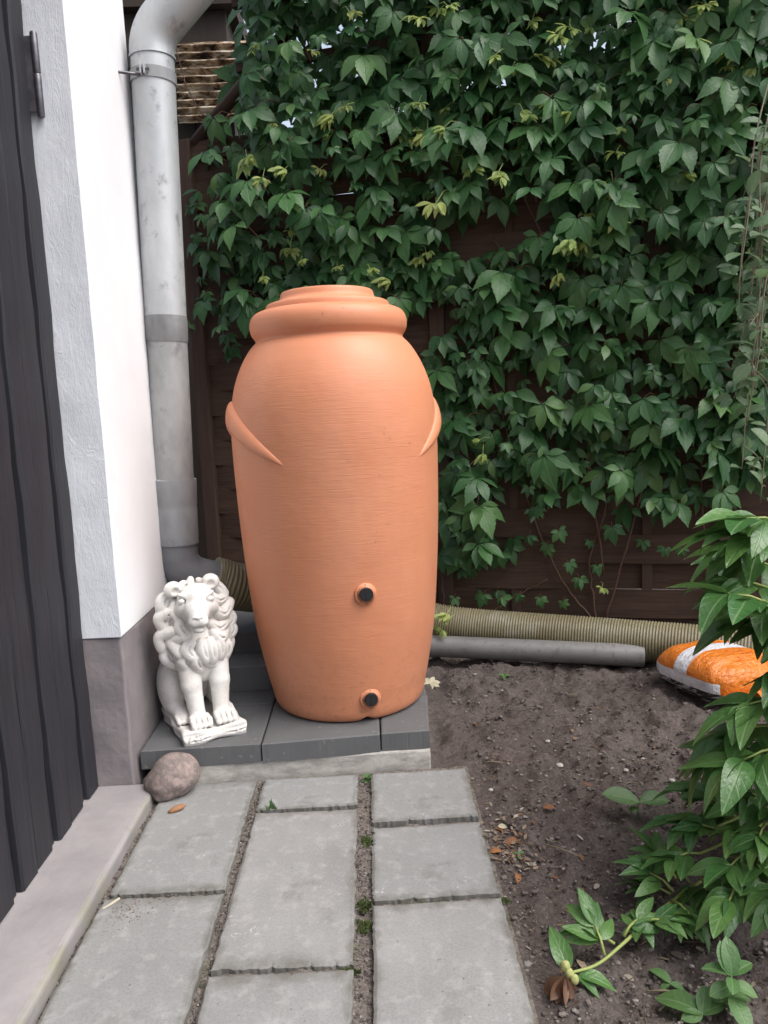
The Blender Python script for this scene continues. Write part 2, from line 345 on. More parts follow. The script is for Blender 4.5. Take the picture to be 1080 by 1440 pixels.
q = np.stack([idx[:-1, :-1], idx[1:, :-1], idx[1:, 1:], idx[:-1, 1:]], -1).reshape(-1, 4)
me = bpy.data.meshes.new('ground'); me.from_pydata(np.stack([X, Y, Z], -1).reshape(-1, 3).tolist(), [], q.tolist())
me.polygons.foreach_set('use_smooth', [True]*len(q))
tag(obj('ground', me, M['ground']), kind='structure')

paving = tag(empty('paving', (0, 1.6, 0)), kind='structure')
def slab(name, poly, z0, z1, mat, parent=None, jag=.004, bv=.0032, nseg=40, seed=0, loc=None):
    """a slab from four corners: edges cut up and slightly ragged"""
    rg = random.Random(seed); P = [Vector((p[0], p[1], 0)) for p in poly]; out = []
    for i in range(4):
        a, b = P[i], P[(i+1) % 4]; nrm = Vector(((b-a).y, -(b-a).x, 0)).normalized()
        for k_ in range(nseg):
            s_ = k_/nseg; e = 0 if k_ == 0 else rg.uniform(-jag, jag*.3)
            if rg.random() < .07 and k_: e -= jag*1.6
            out.append(a.lerp(b, s_)+nrm*e)
    out[0] += (P[2]-P[0]).normalized()*jag*rg.uniform(0, 2.5); n = len(out)
    o0 = Vector(loc) if loc else sum(P, Vector())/4
    inner = [p.lerp(sum(P, Vector())/4, bv*2.4/((p-sum(P, Vector())/4).length)) for p in out]
    vs = [(*(p-o0).xy, z0) for p in out]+[(*(p-o0).xy, z1-bv) for p in out]+[(*(p-o0).xy, z1) for p in inner]
    fs = []
    for l in (0, 1): fs += [(l*n+i, l*n+(i+1) % n, (l+1)*n+(i+1) % n, (l+1)*n+i) for i in range(n)]
    fs += [tuple(range(2*n, 3*n)), tuple(reversed(range(n)))]
    mb = MB(); mb.add(vs, fs, smooth=False)
    o = mb.build(name, mat, parent); o.location = (o0.x, o0.y, 0)
    if parent: o.location = o0-parent.location; o.location.z = 0
    return o
# columns follow the joints measured in the photograph (ground x of each joint)
C1 = (-.672, -.392); C2 = (-.372, -.078); C3 = (-.040, .256)
def row(x0, x1, y0, y1, sl=0.0): return [(x0, y0), (x1, y0+sl), (x1, y1+sl), (x0, y1)]
rows = [(C1, 1.715, 2.265, -.004), (C1, 1.02, 1.697, -.004), (C1, .40, 1.0, 0),
        (C2, 2.075, 2.262, .0), (C2, 1.441, 2.062, -.005), (C2, .80, 1.424, -.005), (C2, .16, .785, 0),
        (C3, 1.975, 2.262, .006), (C3, 1.638, 1.951, .004), (C3, 1.12, 1.617, .002), (C3, .60, 1.10, 0)]
for i, (cx, y0, y1, sl) in enumerate(rows):
    x0, x1 = cx
    if cx is C1: x0 -= .004*(y1 < 1.7)
    o = slab('paving_slab', row(x0, x1, y0, y1, sl), -.05, 0.0+.0015*((i*7) % 4), M['slab'], paving, jag=.0028, seed=i+3)
    o.rotation_euler = (R(random.uniform(-.2, .2)), R(random.uniform(-.2, .2)), R(random.uniform(-.25, .25)))

# ------------------------------------------------------------------ house
house = tag(empty('house', (-.752, 2.22, 0)), 'white rendered house wall with grey socle and dark plank door', 'house')
def hpart(name, mb, mat, bv=0., parent=house):
    o = mb.build(name, mat, parent); o.matrix_parent_inverse = Matrix.Translation(-house.location)
    if bv: bevel(o, bv, 3)
    return o
def fine_box(a, b, step=.045, amp=.0035, seed=0):
    """a box with a handmade unevenness"""
    bm = bmesh.new(); bmesh.ops.create_cube(bm, size=1)
    for v in bm.verts: v.co = Vector([(a[i]+b[i])/2+v.co[i]*(b[i]-a[i]) for i in range(3)])
    for ax in range(3):
        n = int((b[ax]-a[ax])/step)
        for k_ in range(1, n):
            p = Vector((0, 0, 0)); p[ax] = a[ax]+(b[ax]-a[ax])*k_/n; nr = Vector((0, 0, 0)); nr[ax] = 1
            bmesh.ops.bisect_plane(bm, geom=bm.verts[:]+bm.edges[:]+bm.faces[:], plane_co=p, plane_no=nr)
    for v in bm.verts:
        v.co += noise.noise_vector(v.co*9+Vector((seed, 0, 0)))*amp
    mb = MB(); bm.verts.index_update(); mb.add([v.co.copy() for v in bm.verts], [[v.index for v in f.verts] for f in bm.faces], smooth=False); bm.free(); return mb
o = hpart('wall', fine_box((-1.5, 2.22, .487), (-.752, 2.80, 4.2), .09, .002), M['wall_white'], .006)
# the reveal coat is a thin layer in front of the masonry on the door side
hpart('reveal', fine_box((-1.1, 2.2165, .4875), (-.7545, 2.2205, 2.62), .03, .0022, 3), M['reveal_white'], .002)
hpart('socle', fine_box((-1.5, 2.2215, -.06), (-.7555, 2.796, .486), .035, .005, 9), M['socle'], .008)
mb = MB(); mb.box((-1.5, -2.4, 2.62), (-.752, 2.215, 4.2)); hpart('lintel_wall', mb, M['wall_white'], .006)
mb = MB(); mb.box((-1.5, -2.4, .487), (-.752, .02, 2.6195)); hpart('wall', mb, M['wall_white'], .006)
mb = MB(); mb.box((-1.5, -2.4, -.06), (-.7555, .018, .486)); hpart('socle', mb, M['socle'], .006)
mb = MB(); mb.box((-6, -2.4, -.06), (-1.5, 2.73, 4.2)); hpart('wall', mb, M['wall_white'])
mb = MB(); mb.box((-6.2, -2.6, 4.2), (-.35, 3.0, 4.3)); hpart('roof_eave', mb, M['shed_wood'])
o = hpart('door_sill', fine_box((-1.02, .02, -.05), (-.688, 2.219, .03), .03, .004, 5), M['sill'], .012)
# door with its planks
door = empty('door', (0, 0, 0)); door.parent = house; door.matrix_parent_inverse = Matrix.Translation(-house.location)
mb = MB(); mb.box((-.93, .03, .032), (-.885, 2.212, 2.612)); o = mb.build('backing_board', M['door_wood'], door)
y = 2.206; i = 0
wide_b = {}
while y > .1:
    wd = .030 if i % 3 == 1 else (.085 if i % 3 == 0 else .098)
    key = round(wd, 3)
    if key not in wide_b:
        mb = MB(); dp = .014 if wd < .05 else .026
        n = 26; pr_ = [(-.885, 0), (-.885+dp-.006, 0.0), (-.885+dp, .004), (-.885+dp, wd-.010), (-.885+dp-.006, wd-.006), (-.885, wd-.006)]
        vs = []
        for k_ in range(n+1):
            z = .034+2.576*k_/n; e = .0016*math.sin(z*9+wd*300)+.0012*math.sin(z*23)
            vs += [(p[0]+(e if 0 < j < 5 else 0), -p[1]+e*.6, z) for j, p in enumerate(pr_)]
        m_ = len(pr_); fs = [(k_*m_+j, (k_+1)*m_+j, (k_+1)*m_+(j+1) % m_, k_*m_+(j+1) % m_) for k_ in range(n) for j in range(m_)]
        fs += [tuple(range(m_)), tuple(reversed(range(n*m_, (n+1)*m_)))]
        mb.add(vs, fs, smooth=False); me = mb.mesh('plank'); me.materials.append(M['door_wood']); wide_b[key] = me
    o = obj('plank', wide_b[key], None, door); o.location = (random.uniform(-.002, .002), y, 0); y -= wd+.0015; i += 1
# barrel hinge near the top of the door
mb = MB(); hp = gy(54.5, 104, 2.214); hz0, hz1 = gy(59, 165, 2.214).z, gy(51, 48, 2.214).z; hzm = (hz0+hz1)/2
for a, b in ((hz0, hzm-.0004), (hzm+.0004, hz1)):
    mb.tube([(hp.x, 2.203, a), (hp.x, 2.203, a+.004), (hp.x, 2.203, b-.004), (hp.x, 2.203, b)], [.0075, .0098, .0098, .0085], 14)
mb.tube([(hp.x, 2.203, hzm-.004), (hp.x, 2.203, hzm+.004)], .006, 10)
mb.tube([(hp.x, 2.203, hz0-.006), (hp.x, 2.203, hz0-.003), (hp.x, 2.203, hz0+.001)], [.004, .009, .0098], 14)
mb.box((hp.x-.03, 2.199, hz0+.01), (hp.x, 2.205, hz1-.01))
o = mb.build('hinge', M['iron'], door); sharp(o.data)

# ------------------------------------------------------------------ fence
FY = math.atan(.268)                                   # the fence runs off at an angle, right end closer
fence = tag(empty('fence', (.37, 3.75, 0), -FY), 'brown woven slat fence behind the rain barrel, half hidden by creeper', 'fence')
def fpos(x): return (x-.37)*math.sqrt(1+.268**2)       # along the fence, from world x
posts = [fpos(-.84), fpos(.36), fpos(1.61), fpos(2.85), fpos(4.1)]
FTOP = 2.44
pm = MB(); pm.box((-.036, -.04, -.1), (.036, .03, FTOP+.05)); pme = pm.mesh('post'); pme.materials.append(M['post_wood'])
for p in posts:
    o = obj('post', pme, None, fence); o.location = (p, 0, 0); bevel(o, .004)
slat_me = {}
def slat_mesh(L, par):
    key = (round(L, 2), par)
    if key in slat_me: return slat_me[key]
    mb = MB(); n = 24; vs = []
    for k_ in range(n+1):
        s_ = k_/n; x = s_*L; yy = -.016*math.sin(math.pi*2*s_)*(1 if par else -1)
        for (dy, dz) in ((-.0045, .001), (-.0045, .137), (.0045, .137), (.0045, .001)): vs.append((x, yy+dy, dz))
    fs = [(k_*4+j, (k_+1)*4+j, (k_+1)*4+(j+1) % 4, k_*4+(j+1) % 4) for k_ in range(n) for j in range(4)]+[(0, 1, 2, 3), (n*4+3, n*4+2, n*4+1, n*4)]
    mb.add(vs, fs, smooth=False); me_ = mb.mesh('slat'); me_.materials.append(M['fence_wood']); slat_me[key] = me_; return me_
for pi in range(4):
    a, b = posts[pi]+.037, posts[pi+1]-.037; L = b-a
    for si in range(18):
        o = obj('slat', slat_mesh(L, si % 2), None, fence)
        o.location = (a, (.0055 if si % 2 else -.0055)+random.uniform(-.001, .001), .095+si*.1285); o.rotation_euler = (R(random.uniform(-1.5, 1.5)), R(random.uniform(-.15, .15)), 0)
    bt = MB(); bt.box((-.022, -.009, .06), (.022, .009, FTOP))
    for q_ in (.25, .75):
        o = bt.build('batten', M['post_wood'], fence); o.location = (a+L*(q_-.25)+L*.25, 0, 0)
    mb = MB(); mb.box((a, -.026, FTOP-.05), (b, .026, FTOP+.035)); o = mb.build('rail', M['fence_wood'], fence)
    mb = MB(); mb.box((a, .004, -.1), (b, .04, .10)); o = mb.build('gravel_board', M['post_wood'], fence)
# braces of the trellis above the fence
for a, b in (((posts[0]+.05, -.01, FTOP+.03), (posts[0]+.62, -.01, FTOP+.52)),):
    mb = MB(); mb.tube([a, b], .036, 4); mb.build('brace', M['post_wood'], fence)
for pi in range(4):
    for zz in (.33, .62):
        mb = MB(); mb.box((posts[pi]+.3*(pi == 0), -.016, FTOP+zz), (posts[pi+1], .016, FTOP+zz+.04)); mb.build('trellis_rail', M['post_wood'], fence)
for p in posts[1:]:
    mb = MB(); mb.box((p-.03, -.03, FTOP+.052), (p+.03, .02, FTOP+.8)); mb.build('trellis_post', M['post_wood'], fence)

# dark shed beyond the fence, with a rusty corrugated sheet on its side
shed = tag(empty('shed', (-1.6, 5.2, 0)), 'dark timber shed beyond the fence, behind the downpipe', 'shed')
for k_ in range(16):
    mb = MB(); mb.box((-1.15+k_*.125, 0, 0), (-1.15+k_*.125+.119, .04, 3.3+.12*0)); o = mb.build('board', M['shed_wood'], shed)
mb = MB(); mb.box((-1.15, .045, 0), (.84, 2.2, 3.25)); mb.build('core', M['shed_wood'], shed)
mb = MB(); mb.box((-1.4, -.12, 3.62), (.90, 2.4, 3.74)); mb.box((-1.4, -.05, 3.3), (.84, 2.3, 3.615)); mb.build('roof', M['shed_wood'], shed)
A = gy(236, 42, 5.02); B = gy(372, 154, 5.02)
mb = MB(); n = 130; vs = []; x0, x1 = A.x, B.x; H_ = A.z-B.z
for k_ in range(n+1):
    z = H_*k_/n
    for j in range(9):
        x = x0+(x1-x0)*j/8; vs.append((x-(x0+x1)/2, .016*math.sin(z*2*math.pi/.046)+.004*math.sin(x*30+z*11), z))
mb.add(vs, [(k_*9+j, k_*9+j+1, (k_+1)*9+j+1, (k_+1)*9+j) for k_ in range(n) for j in range(8)])
o = mb.build('corrugated_sheet', M['rust']); o.location = ((x0+x1)/2, 5.13, B.z-.02)
s_ = o.modifiers.new('thick', 'SOLIDIFY'); s_.thickness = .003
tag(o, 'rusty corrugated metal sheet on the dark shed, seen over the fence', 'metal sheet')

# ------------------------------------------------------------------ downpipe
dp = tag(empty('downpipe', (-.668, 2.77, 0)), 'galvanised metal rain downpipe on the white wall corner', 'downpipe')
def dpart(name, mb, mat, parent=dp):
    o = mb.build(name, mat, parent); sharp(o.data, 35); return o
ptop = gy(213, 62, 2.77); pb = gy(249, 765, 2.77); pr_ = .0715
ptop.z = 2.33; axis = lambda z: Vector((pb.x+(ptop.x-pb.x)*(z-pb.z)/(ptop.z-pb.z)-dp.location.x, 0, z))
mb = MB(); mb.tube([axis(z) for z in (1.40, 1.6, 2.0, 2.2, 2.33)], pr_, 40, caps=False); dpart('pipe', mb, M['zinc'])
mb = MB(); mb.tube([axis(z) for z in (.9, 1.2, 1.42)], pr_-.001, 40, caps=False); dpart('lower_pipe', mb, M['zinc_old'])
mb = MB(); mb.tube([axis(1.385), axis(1.40), axis(1.46), axis(1.475)], [pr_+.0006, pr_+.0022, pr_+.0022, pr_+.0006], 40, caps=False); dpart('solder_band', mb, M['zinc_stain'])
mb = MB(); mb.tube([axis(.905), axis(.905), axis(.90), axis(.82), axis(.805), axis(.80), axis(.672)], [pr_+.001, pr_+.008, pr_+.0085, pr_+.007, pr_+.005, pr_+.0062, pr_+.0062], 40, caps=False); dpart('sleeve', mb, M['zinc_dull'])
# upper elbow leaning out to the eave gutter
a0 = axis(2.32); pts = [a0]; Rb = .13
for k_ in range(1, 13):
    a = R(52)*k_/12; pts.append(a0+Vector((Rb*(1-math.cos(a)), -.03*(1-math.cos(a)), .01+Rb*math.sin(a))))
dlast = (pts[-1]-pts[-2]).normalized(); pts += [pts[-1]+dlast*.2, pts[-1]+dlast*.9]
mb = MB(); mb.tube(pts, [pr_+.0025]*len(pts), 40, caps=False); mb.tube([a0-Vector((0, 0, .006)), a0+Vector((0, 0, .004))], [pr_+.0045, pr_+.0045], 40, caps=False); dpart('upper_elbow', mb, M['zinc'])
# clamp ring with its lugs, bolt and wall spike
cz = gy(213, 112, 2.77).z
mb = MB()
for k_ in range(1):
    mb.tube([axis(cz-.018), axis(cz-.018), axis(cz+.018), axis(cz+.018)], [pr_+.001, pr_+.0045, pr_+.0045, pr_+.001], 40, caps=False)
clamp = dpart('clamp', mb, M['zinc_dull'])
ax_ = axis(cz); la = R(-100); lug = ax_+Vector((math.cos(la)*pr_, math.sin(la)*pr_, 0))
for s_ in (-1, 1):
    mb = MB(); mb.box((lug.x-.0025+s_*.006, lug.y-.024, cz-.016), (lug.x+.0025+s_*.006, lug.y+.004, cz+.016)); bevel(dpart('lug', mb, M['zinc'], clamp), .001)
mb = MB(); mb.tube([lug+Vector((-.02, -.014, 0)), lug+Vector((-.014, -.014, 0)), lug+Vector((.014, -.014, 0)), lug+Vector((.02, -.014, 0))], [.006, .006, .004, .006], 6); dpart('bolt', mb, M['iron'], clamp)
mb = MB(); mb.tube([Vector((-.90-dp.location.x, -.16, cz-.012)), Vector((-pr_*.3, -.07, cz-.012)), Vector((-pr_*.2, -.066, cz-.012))], .005, 8); dpart('wall_spike', mb, M['iron'], clamp)
# lower dark plastic elbow turning towards the hose
e0 = axis(.68); tgt = Vector((.88, .42, 0)).normalized(); pts = [e0, axis(.635)]
Rb = .105; c0 = axis(.635)
for k_ in range(1, 15):
    a = R(72)*k_/14; pts.append(c0+tgt*(Rb*(1-math.cos(a)))-Vector((0, 0, Rb*math.sin(a))))
dl = (pts[-1]-pts[-2]).normalized(); pts += [pts[-1]+dl*.075]
ELB = pts[-1]+Vector((dp.location.x, dp.location.y, 0)); ELD = dl.copy()
mb = MB(); mb.tube(pts, [pr_+.001]*len(pts), 40, caps=False); el = dpart('lower_elbow', mb, M['dark_pvc'])
mid = pts[6]; mb = MB(); side = []
for p in pts[:13]:                                      # moulded seam running along the elbow
    side.append(p+Vector((.42, -.88, 0)).normalized()*(pr_+.001)*.86+Vector((.02, .02, .0)))
mb.tube(side, .0022, 6); dpart('seam', mb, M['black_plastic'], el)

# ------------------------------------------------------------------ drain hose (corrugated) and grey pipe
hr = .088
P1, P2, P3 = gy(640, 880, 3.46), gy(830, 896, 3.26), gy(1010, 917, 3.03)
for p in (P1, P2, P3): p.z = max(p.z, hr+.0)
path = smooth_curve([ELB-ELD*.02, ELB+ELD*.12, Vector((-.22, 3.12, .37)), Vector((.10, 3.42, .20)), P1, P2, P3, Vector((1.75, 2.86, hr)), Vector((2.6, 2.6, hr))], 40)
cum = [0]
for a, b in zip(path, path[1:]): cum.append(cum[-1]+(b-a).length)
tot = cum[-1]; pit = .0125; n = int(tot/pit*4); pts = []; rad = []
ci = 0
for k_ in range(n):
    s_ = tot*k_/(n-1)
    while ci < len(cum)-2 and cum[ci+1] < s_: ci += 1
    f_ = (s_-cum[ci])/max(1e-6, cum[ci+1]-cum[ci]); pts.append(path[ci].lerp(path[ci+1], f_)); rad.append(hr+.0042*(1, .55, -1, .55)[k_ % 4]-.002)
mb = MB(); mb.tube(pts, rad, 28)
tag(mb.build('drain_hose', M['hose']), 'yellowish corrugated drain hose lying along the fence foot', 'hose')
ga, gb = gy(560, 906, 3.32), gy(905, 922, 3.10); r_g = .047
da = (gb-ga).normalized(); ga2 = ga-da*.35; mb = MB()
mb.tube([ga2, ga, gb-da*.004, gb, gb, gb-da*.3], [r_g, r_g, r_g, r_g-.001, r_g-.005, r_g-.005], 32, caps=False)
o = mb.build('drain_pipe', M['grey_pvc']); sharp(o.data)
tag(o, 'smooth grey plastic pipe lying on the soil in front of the corrugated hose', 'pipe')

# ------------------------------------------------------------------ slabs under barrel and lion
def dslab(poly, z0, z1, label, seed, mat='dark_slab'):
    o = slab('concrete_slab', poly, 0, z1-z0, M[mat], None, jag=.0003, bv=.003, seed=seed); o.location.z = z0
    tag(o, label, 'concrete slab'); return o
ST = .112
dslab([(-.745, 2.262), (-.377, 2.272), (-.377, 2.600), (-.745, 2.598)], .052, ST, 'dark grey concrete slab under the white lion statue', 21)
dslab([(-.372, 2.268), (-.006, 2.296), (-.006, 2.605), (-.372, 2.602)], .052, ST, 'dark grey concrete slab under the front of the rain barrel', 22)
o = dslab([(-.001, 2.300), (.150, 2.308), (.168, 2.606), (-.001, 2.606)], .052, ST, 'narrow lighter grey concrete slab under the right front of the barrel', 23)
dslab([(-.745, 2.603), (-.377, 2.605), (-.377, 2.96), (-.745, 2.96)], .052, ST, 'dark concrete slab lying behind the lion under a stack of slabs', 24)
dslab([(-.372, 2.607), (.165, 2.611), (.168, 2.96), (-.372, 2.96)], .052, ST-.002, 'concrete slab under the back half of the rain barrel', 25)
dslab([(-.74, 2.735), (-.40, 2.735), (-.40, 3.08), (-.74, 3.08)], ST+.001, .207, 'dark thick slab, lower step of the stack behind the lion', 26)
dslab([(-.74, 2.90), (-.38, 2.90), (-.38, 3.24), (-.74, 3.24)], .208, .290, 'dark thick slab, topmost step of the stack behind the lion', 27)
mb = fine_box((-.70, 2.264, -.03), (.150, 2.93, .051), .04, .0035, 4)
vs = [(v[0], v[1]+.035*max(0, (v[0]+.70)/.85)*(1 if v[1] < 2.5 else 0), v[2]) for v in mb.v]; mb.v = vs
o = mb.build('foundation_slab', M['kerb'], loc=(0, 0, 0)); bevel(o, .005); tag(o, 'pale weathered concrete footing under the dark slabs', 'concrete footing')

# ------------------------------------------------------------------ rain barrel
bx, by = -.106, 2.645
barrel = tag(empty('rain_barrel', (bx, by, ST)), 'terracotta coloured amphora rain barrel standing on grey slabs', 'rain barrel')
barrel.rotation_euler = (0, R(-.35), 0)
ctrl = [(.226, .0), (.243, .002), (.256, .010), (.2655, .03), (.275, .075), (.287, .13), (.313, .28), (.330, .46), (.3405, .63), (.3465, .80), (.3485, .92), (.346, .985),
        (.339, 1.05), (.325, 1.11), (.303, 1.165), (.277, 1.21), (.258, 1.233), (.248, 1.243), (.2465, 1.250), (.252, 1.259), (.2595, 1.272), (.263, 1.292), (.2605, 1.312), (.252, 1.328), (.238, 1.338), (.222, 1.343), (.207, 1.345)]
prof = [(.0, .0)]+[(p.x, p.y) for p in smooth_curve([(r_, z_, 0) for r_, z_ in ctrl], 5)]
mb = MB(); NB = 160; mb.lathe(prof, NB); vs = []
for v in mb.v:                                           # small scooped drain notch in the foot rim, and the slight ovality
    x, y_, z = v; a = math.degrees(math.atan2(y_, x)); nt_ = math.exp(-((a+76)/3.6)**2)
    if z < .05: z += .011*nt_*(1 if z < .012 else .5)
    vs.append((x, y_, z))
mb.v = vs; body = mb.build('body', M['terracotta'], barrel)
lp = [(0, 1.398), (.110, 1.398), (.128, 1.400), (.135, 1.403), (.148, 1.404), (.1535, 1.400), (.1565, 1.390), (.160, 1.380), (.172, 1.371), (.194, 1.367), (.2035, 1.362), (.207, 1.352), (.2075, 1.340), (.200, 1.338)]
lp = [(0, 1.398)]+[(p.x, p.y) for p in smooth_curve([(r_, z_, 0) for r_, z_ in lp[1:]], 3)]
mb = MB(); mb.lathe(list(reversed(lp)), 96); lid = mb.build('lid', M['terracotta'], barrel)
def rad_at(z):
    for (r0, z0), (r1, z1) in zip(prof, prof[1:]):
        if z0 <= z <= z1: return r0+(r1-r0)*(z-z0)/max(1e-9, z1-z0)
    return prof[-1][0]
# the swept handle bands on both sides: thick at the flank, dying out on the belly
for a_c in (193, 13):
    mb = MB(); vs = []; nk, nr_ = 49, 22
    for k_ in range(nk):
        s_ = -1+2*k_/(nk-1); a = R(a_c+s_*52); z = .998-.145*abs(s_)**1.25; e = (1-abs(s_)**2.2)**.75
        tr, tz = .026*e+.0005, (.047*e+.002)*(1-.35*abs(s_)); r_ = rad_at(z)-.007*e-.001
        for j in range(nr_):
            b_ = 2*math.pi*j/nr_; rr = r_+tr*math.cos(b_); vs.append((rr*math.cos(a), rr*math.sin(a), z+tz*math.sin(b_)*(1.25 if math.sin(b_) > 0 else .8)))
    mb.add(vs, [(k_*nr_+j, k_*nr_+(j+1) % nr_, (k_+1)*nr_+(j+1) % nr_, (k_+1)*nr_+j) for k_ in range(nk-1) for j in range(nr_)])
    mb.build('handle_band', M['terracotta'], barrel)
for px, py in ((515, 837), (521, 981)):
    z0 = .445 if py < 900 else .087
    r_ = rad_at(z0); aim = gy(px, py, by-r_*.97)-Vector((bx, by, 0)); a = math.atan2(aim.y, aim.x)
    n_ = Vector((math.cos(a), math.sin(a), 0)); c0 = n_*(r_-.012)+Vector((0, 0, z0))
    mb = MB(); mb.tube([c0, c0+n_*.017, c0+n_*.0205, c0+n_*.021, c0+n_*.015], [.0350, .0345, .032, .029, .018], 36)
    boss = mb.build('plug_boss', M['terracotta'], barrel)
    mb = MB(); mb.tube([c0, c0+n_*.028, c0+n_*.0305, c0+n_*.031, c0+n_*.0285, c0+n_*.0285], [.0220, .0220, .0202, .017, .0157, .001], 32)
    u_ = Vector((-n_.y, n_.x, 0)); zc = c0+n_*.029
    mb.add([zc+u_*sx*.0035+Vector((0, 0, sz*.013))+n_*d for d in (-.002, .003) for sx, sz in ((-1, -1), (1, -1), (1, 1), (-1, 1))], [(4, 5, 6, 7), (0, 1, 5, 4), (1, 2, 6, 5), (2, 3, 7, 6), (3, 0, 4, 7)], smooth=False)
    pl = mb.build('plug', M['black_plastic'], boss); sharp(pl.data)
# water drops left by the rain
mb = MB()
for k_ in range(46):
    z = random.choice([random.uniform(.5, .95), random.uniform(1.26, 1.32), random.uniform(.6, 1.0)]); a = R(random.uniform(-100, -40))
    r_ = rad_at(z); c0 = Vector((r_*math.cos(a), r_*math.sin(a), z)); s_ = random.uniform(.0012, .0026)
    mb.tube([c0+Vector((0, 0, s_*1.6)), c0+Vector((0, 0, s_*.8)), c0, c0-Vector((0, 0, s_*.9)), c0-Vector((0, 0, s_*1.2))], [.0003, s_*.6, s_*.9, s_*.7, .0003], 8)
o = mb.build('water_drop', M['drop'], barrel); o['kind'] = 'stuff'

# ------------------------------------------------------------------ lion statue (signed distance field -> surface)
LS = .000405
def build_lion():
    h = .0024; lo = np.array([-.15, -.21, -.004]); hi = np.array([.15, .19, .545]); n = ((hi-lo)/h).astype(int)
    ax = [lo[i]+h*np.arange(n[i]) for i in range(3)]
    D = np.full(n, .05, np.float32)
    def box_idx(mn, mx, pad):
        s = []
        for i in range(3):
            a = int(max(0, math.floor((mn[i]-pad-lo[i])/h))); b = int(min(n[i], math.ceil((mx[i]+pad-lo[i])/h)+1)); s.append(slice(a, b))
        return tuple(s)
    def grid(s): return np.meshgrid(ax[0][s[0]], ax[1][s[1]], ax[2][s[2]], indexing='ij', sparse=True)
    def smin(s, d, k):
        a = D[s]; hh = np.clip(.5+.5*(a-d)/k, 0, 1); D[s] = a*(1-hh)+d*hh-k*hh*(1-hh)
    def smax(s, d, k):                                            # subtract a shape d
        a = D[s]; d = -d; hh = np.clip(.5-.5*(a-d)/k, 0, 1); D[s] = a*(1-hh)+d*hh+k*hh*(1-hh)
    def ell(c, r, k=.008, sub=False, rz=0., rx=0.):
        c = np.array(c); r = np.array(r); mr = r.max(); s = box_idx(c-mr, c+mr, 3*k+.004); x, y, z = grid(s)
        x = x-c[0]; y = y-c[1]; z = z-c[2]
        if rz: ca, sa = math.cos(rz), math.sin(rz); x, z = ca*x+sa*z, -sa*x+ca*z          # roll in the front view
        if rx: ca, sa = math.cos(rx), math.sin(rx); y, z = ca*y+sa*z, -sa*y+ca*z
        k0 = np.sqrt((x/r[0])**2+(y/r[1])**2+(z/r[2])**2); k1 = np.sqrt((x/r[0]**2)**2+(y/r[1]**2)**2+(z/r[2]**2)**2)+1e-9
        d = k0*(k0-1)/k1; (smax if sub else smin)(s, d.astype(np.float32), k)
    def cap(a, b, ra, rb, k=.008, sub=False):
        a = np.array(a, float); b = np.array(b, float); mr = max(ra, rb); s = box_idx(np.minimum(a, b)-mr, np.maximum(a, b)+mr, 3*k+.004); x, y, z = grid(s)
        d_ = b-a; L2 = (d_**2).sum()+1e-12; t_ = np.clip(((x-a[0])*d_[0]+(y-a[1])*d_[1]+(z-a[2])*d_[2])/L2, 0, 1)
        d = np.sqrt((x-a[0]-t_*d_[0])**2+(y-a[1]-t_*d_[1])**2+(z-a[2]-t_*d_[2])**2)-(ra+(rb-ra)*t_)
        (smax if sub else smin)(s, d.astype(np.float32), k)
    def chain(pts, rs, k=.006, sub=False):
        for i in range(len(pts)-1): cap(pts[i], pts[i+1], rs[i], rs[i+1], k if i == 0 else max(k, .004), sub)
    # --- seated body
    cap((0, .095, .13), (0, .0, .30), .076, .072, .02)
    ell((0, -.040, .26), (.070, .055, .10), .02)
    for s_ in (-1, .86):
        ell((s_*.080, .070, .130), (.042, .086, .096), .006)
        cap((s_*.080, .05, .075), (s_*.073, -.03, .062), .03, .024, .01)
        ell((s_*.072, -.045, .060), (.028, .040, .022), .008)
        for d in (-.021, -.007, .007, .021): cap((s_*.072+d, -.055, .064), (s_*.072+d, -.084, .053), .0085, .0085, .003)
    legs = ((-.046, -.030, -.038), (.048, .012, .041))
    for (xt, _, xb) in legs:
        chain([(xt, -.055, .255), (xt*.98, -.078, .17), (xb, -.092, .085)], [.039, .032, .026], .008)
        ell((xb, -.108, .062), (.031, .042, .024), .010)
        for d in (-.024, -.008, .008, .024):
            chain([(xb+d, -.118, .072), (xb+d*1.03, -.140, .066), (xb+d*1.05, -.150, .053)], [.0095, .0108, .0095], .0028)
        for d in (-.0175, 0, .0175): cap((xb+d, -.130, .083), (xb+d*1.03, -.158, .058), .0022, .0022, .003, True)
    for zz, dx in ((.125, 0), (.21, .01)): pass
    cap((.06, .16, .06), (.105, .10, .055), .018, .016, .01)       # tail lying on the base
    # --- mane volume and head
    MA, MR2 = ((0, -.005, .365), (.100, .076, .128)), ((0, -.045, .285), (.088, .058, .080))
    ell(*MA, .02); ell(*MR2, .02)
    cph, sph = math.cos(R(-13)), math.sin(R(-13))
    def H(p): x, y = p[0]+.004, p[1]+.04; return (x*cph-y*sph-.004, x*sph+y*cph-.04, p[2])
    def hell(c, r, k=.006, sub=False, rz=0.): ell(H(c), r, k, sub, rz)
    def hchain(pts, rs, k=.006, sub=False): chain([H(p) for p in pts], rs, k, sub)
    hell((0, -.075, .437), (.062, .058, .064), .012)
    hell((0, -.082, .470), (.047, .044, .028), .014)                # forehead
    hchain([(0, -.098, .446), (0, -.132, .424), (0, -.152, .408)], [.038, .035, .029], .012)   # broad muzzle
    hell((0, -.118, .462), (.020, .024, .020), .012)               # bridge of the nose
    hell((-.012, -.160, .397), (.019, .020, .017), .007); hell((.012, -.160, .397), (.019, .020, .017), .007)
    hell((0, -.174, .414), (.017, .010, .009), .004)               # nose leather
    hell((0, -.146, .370), (.021, .024, .013), .005)               # chin
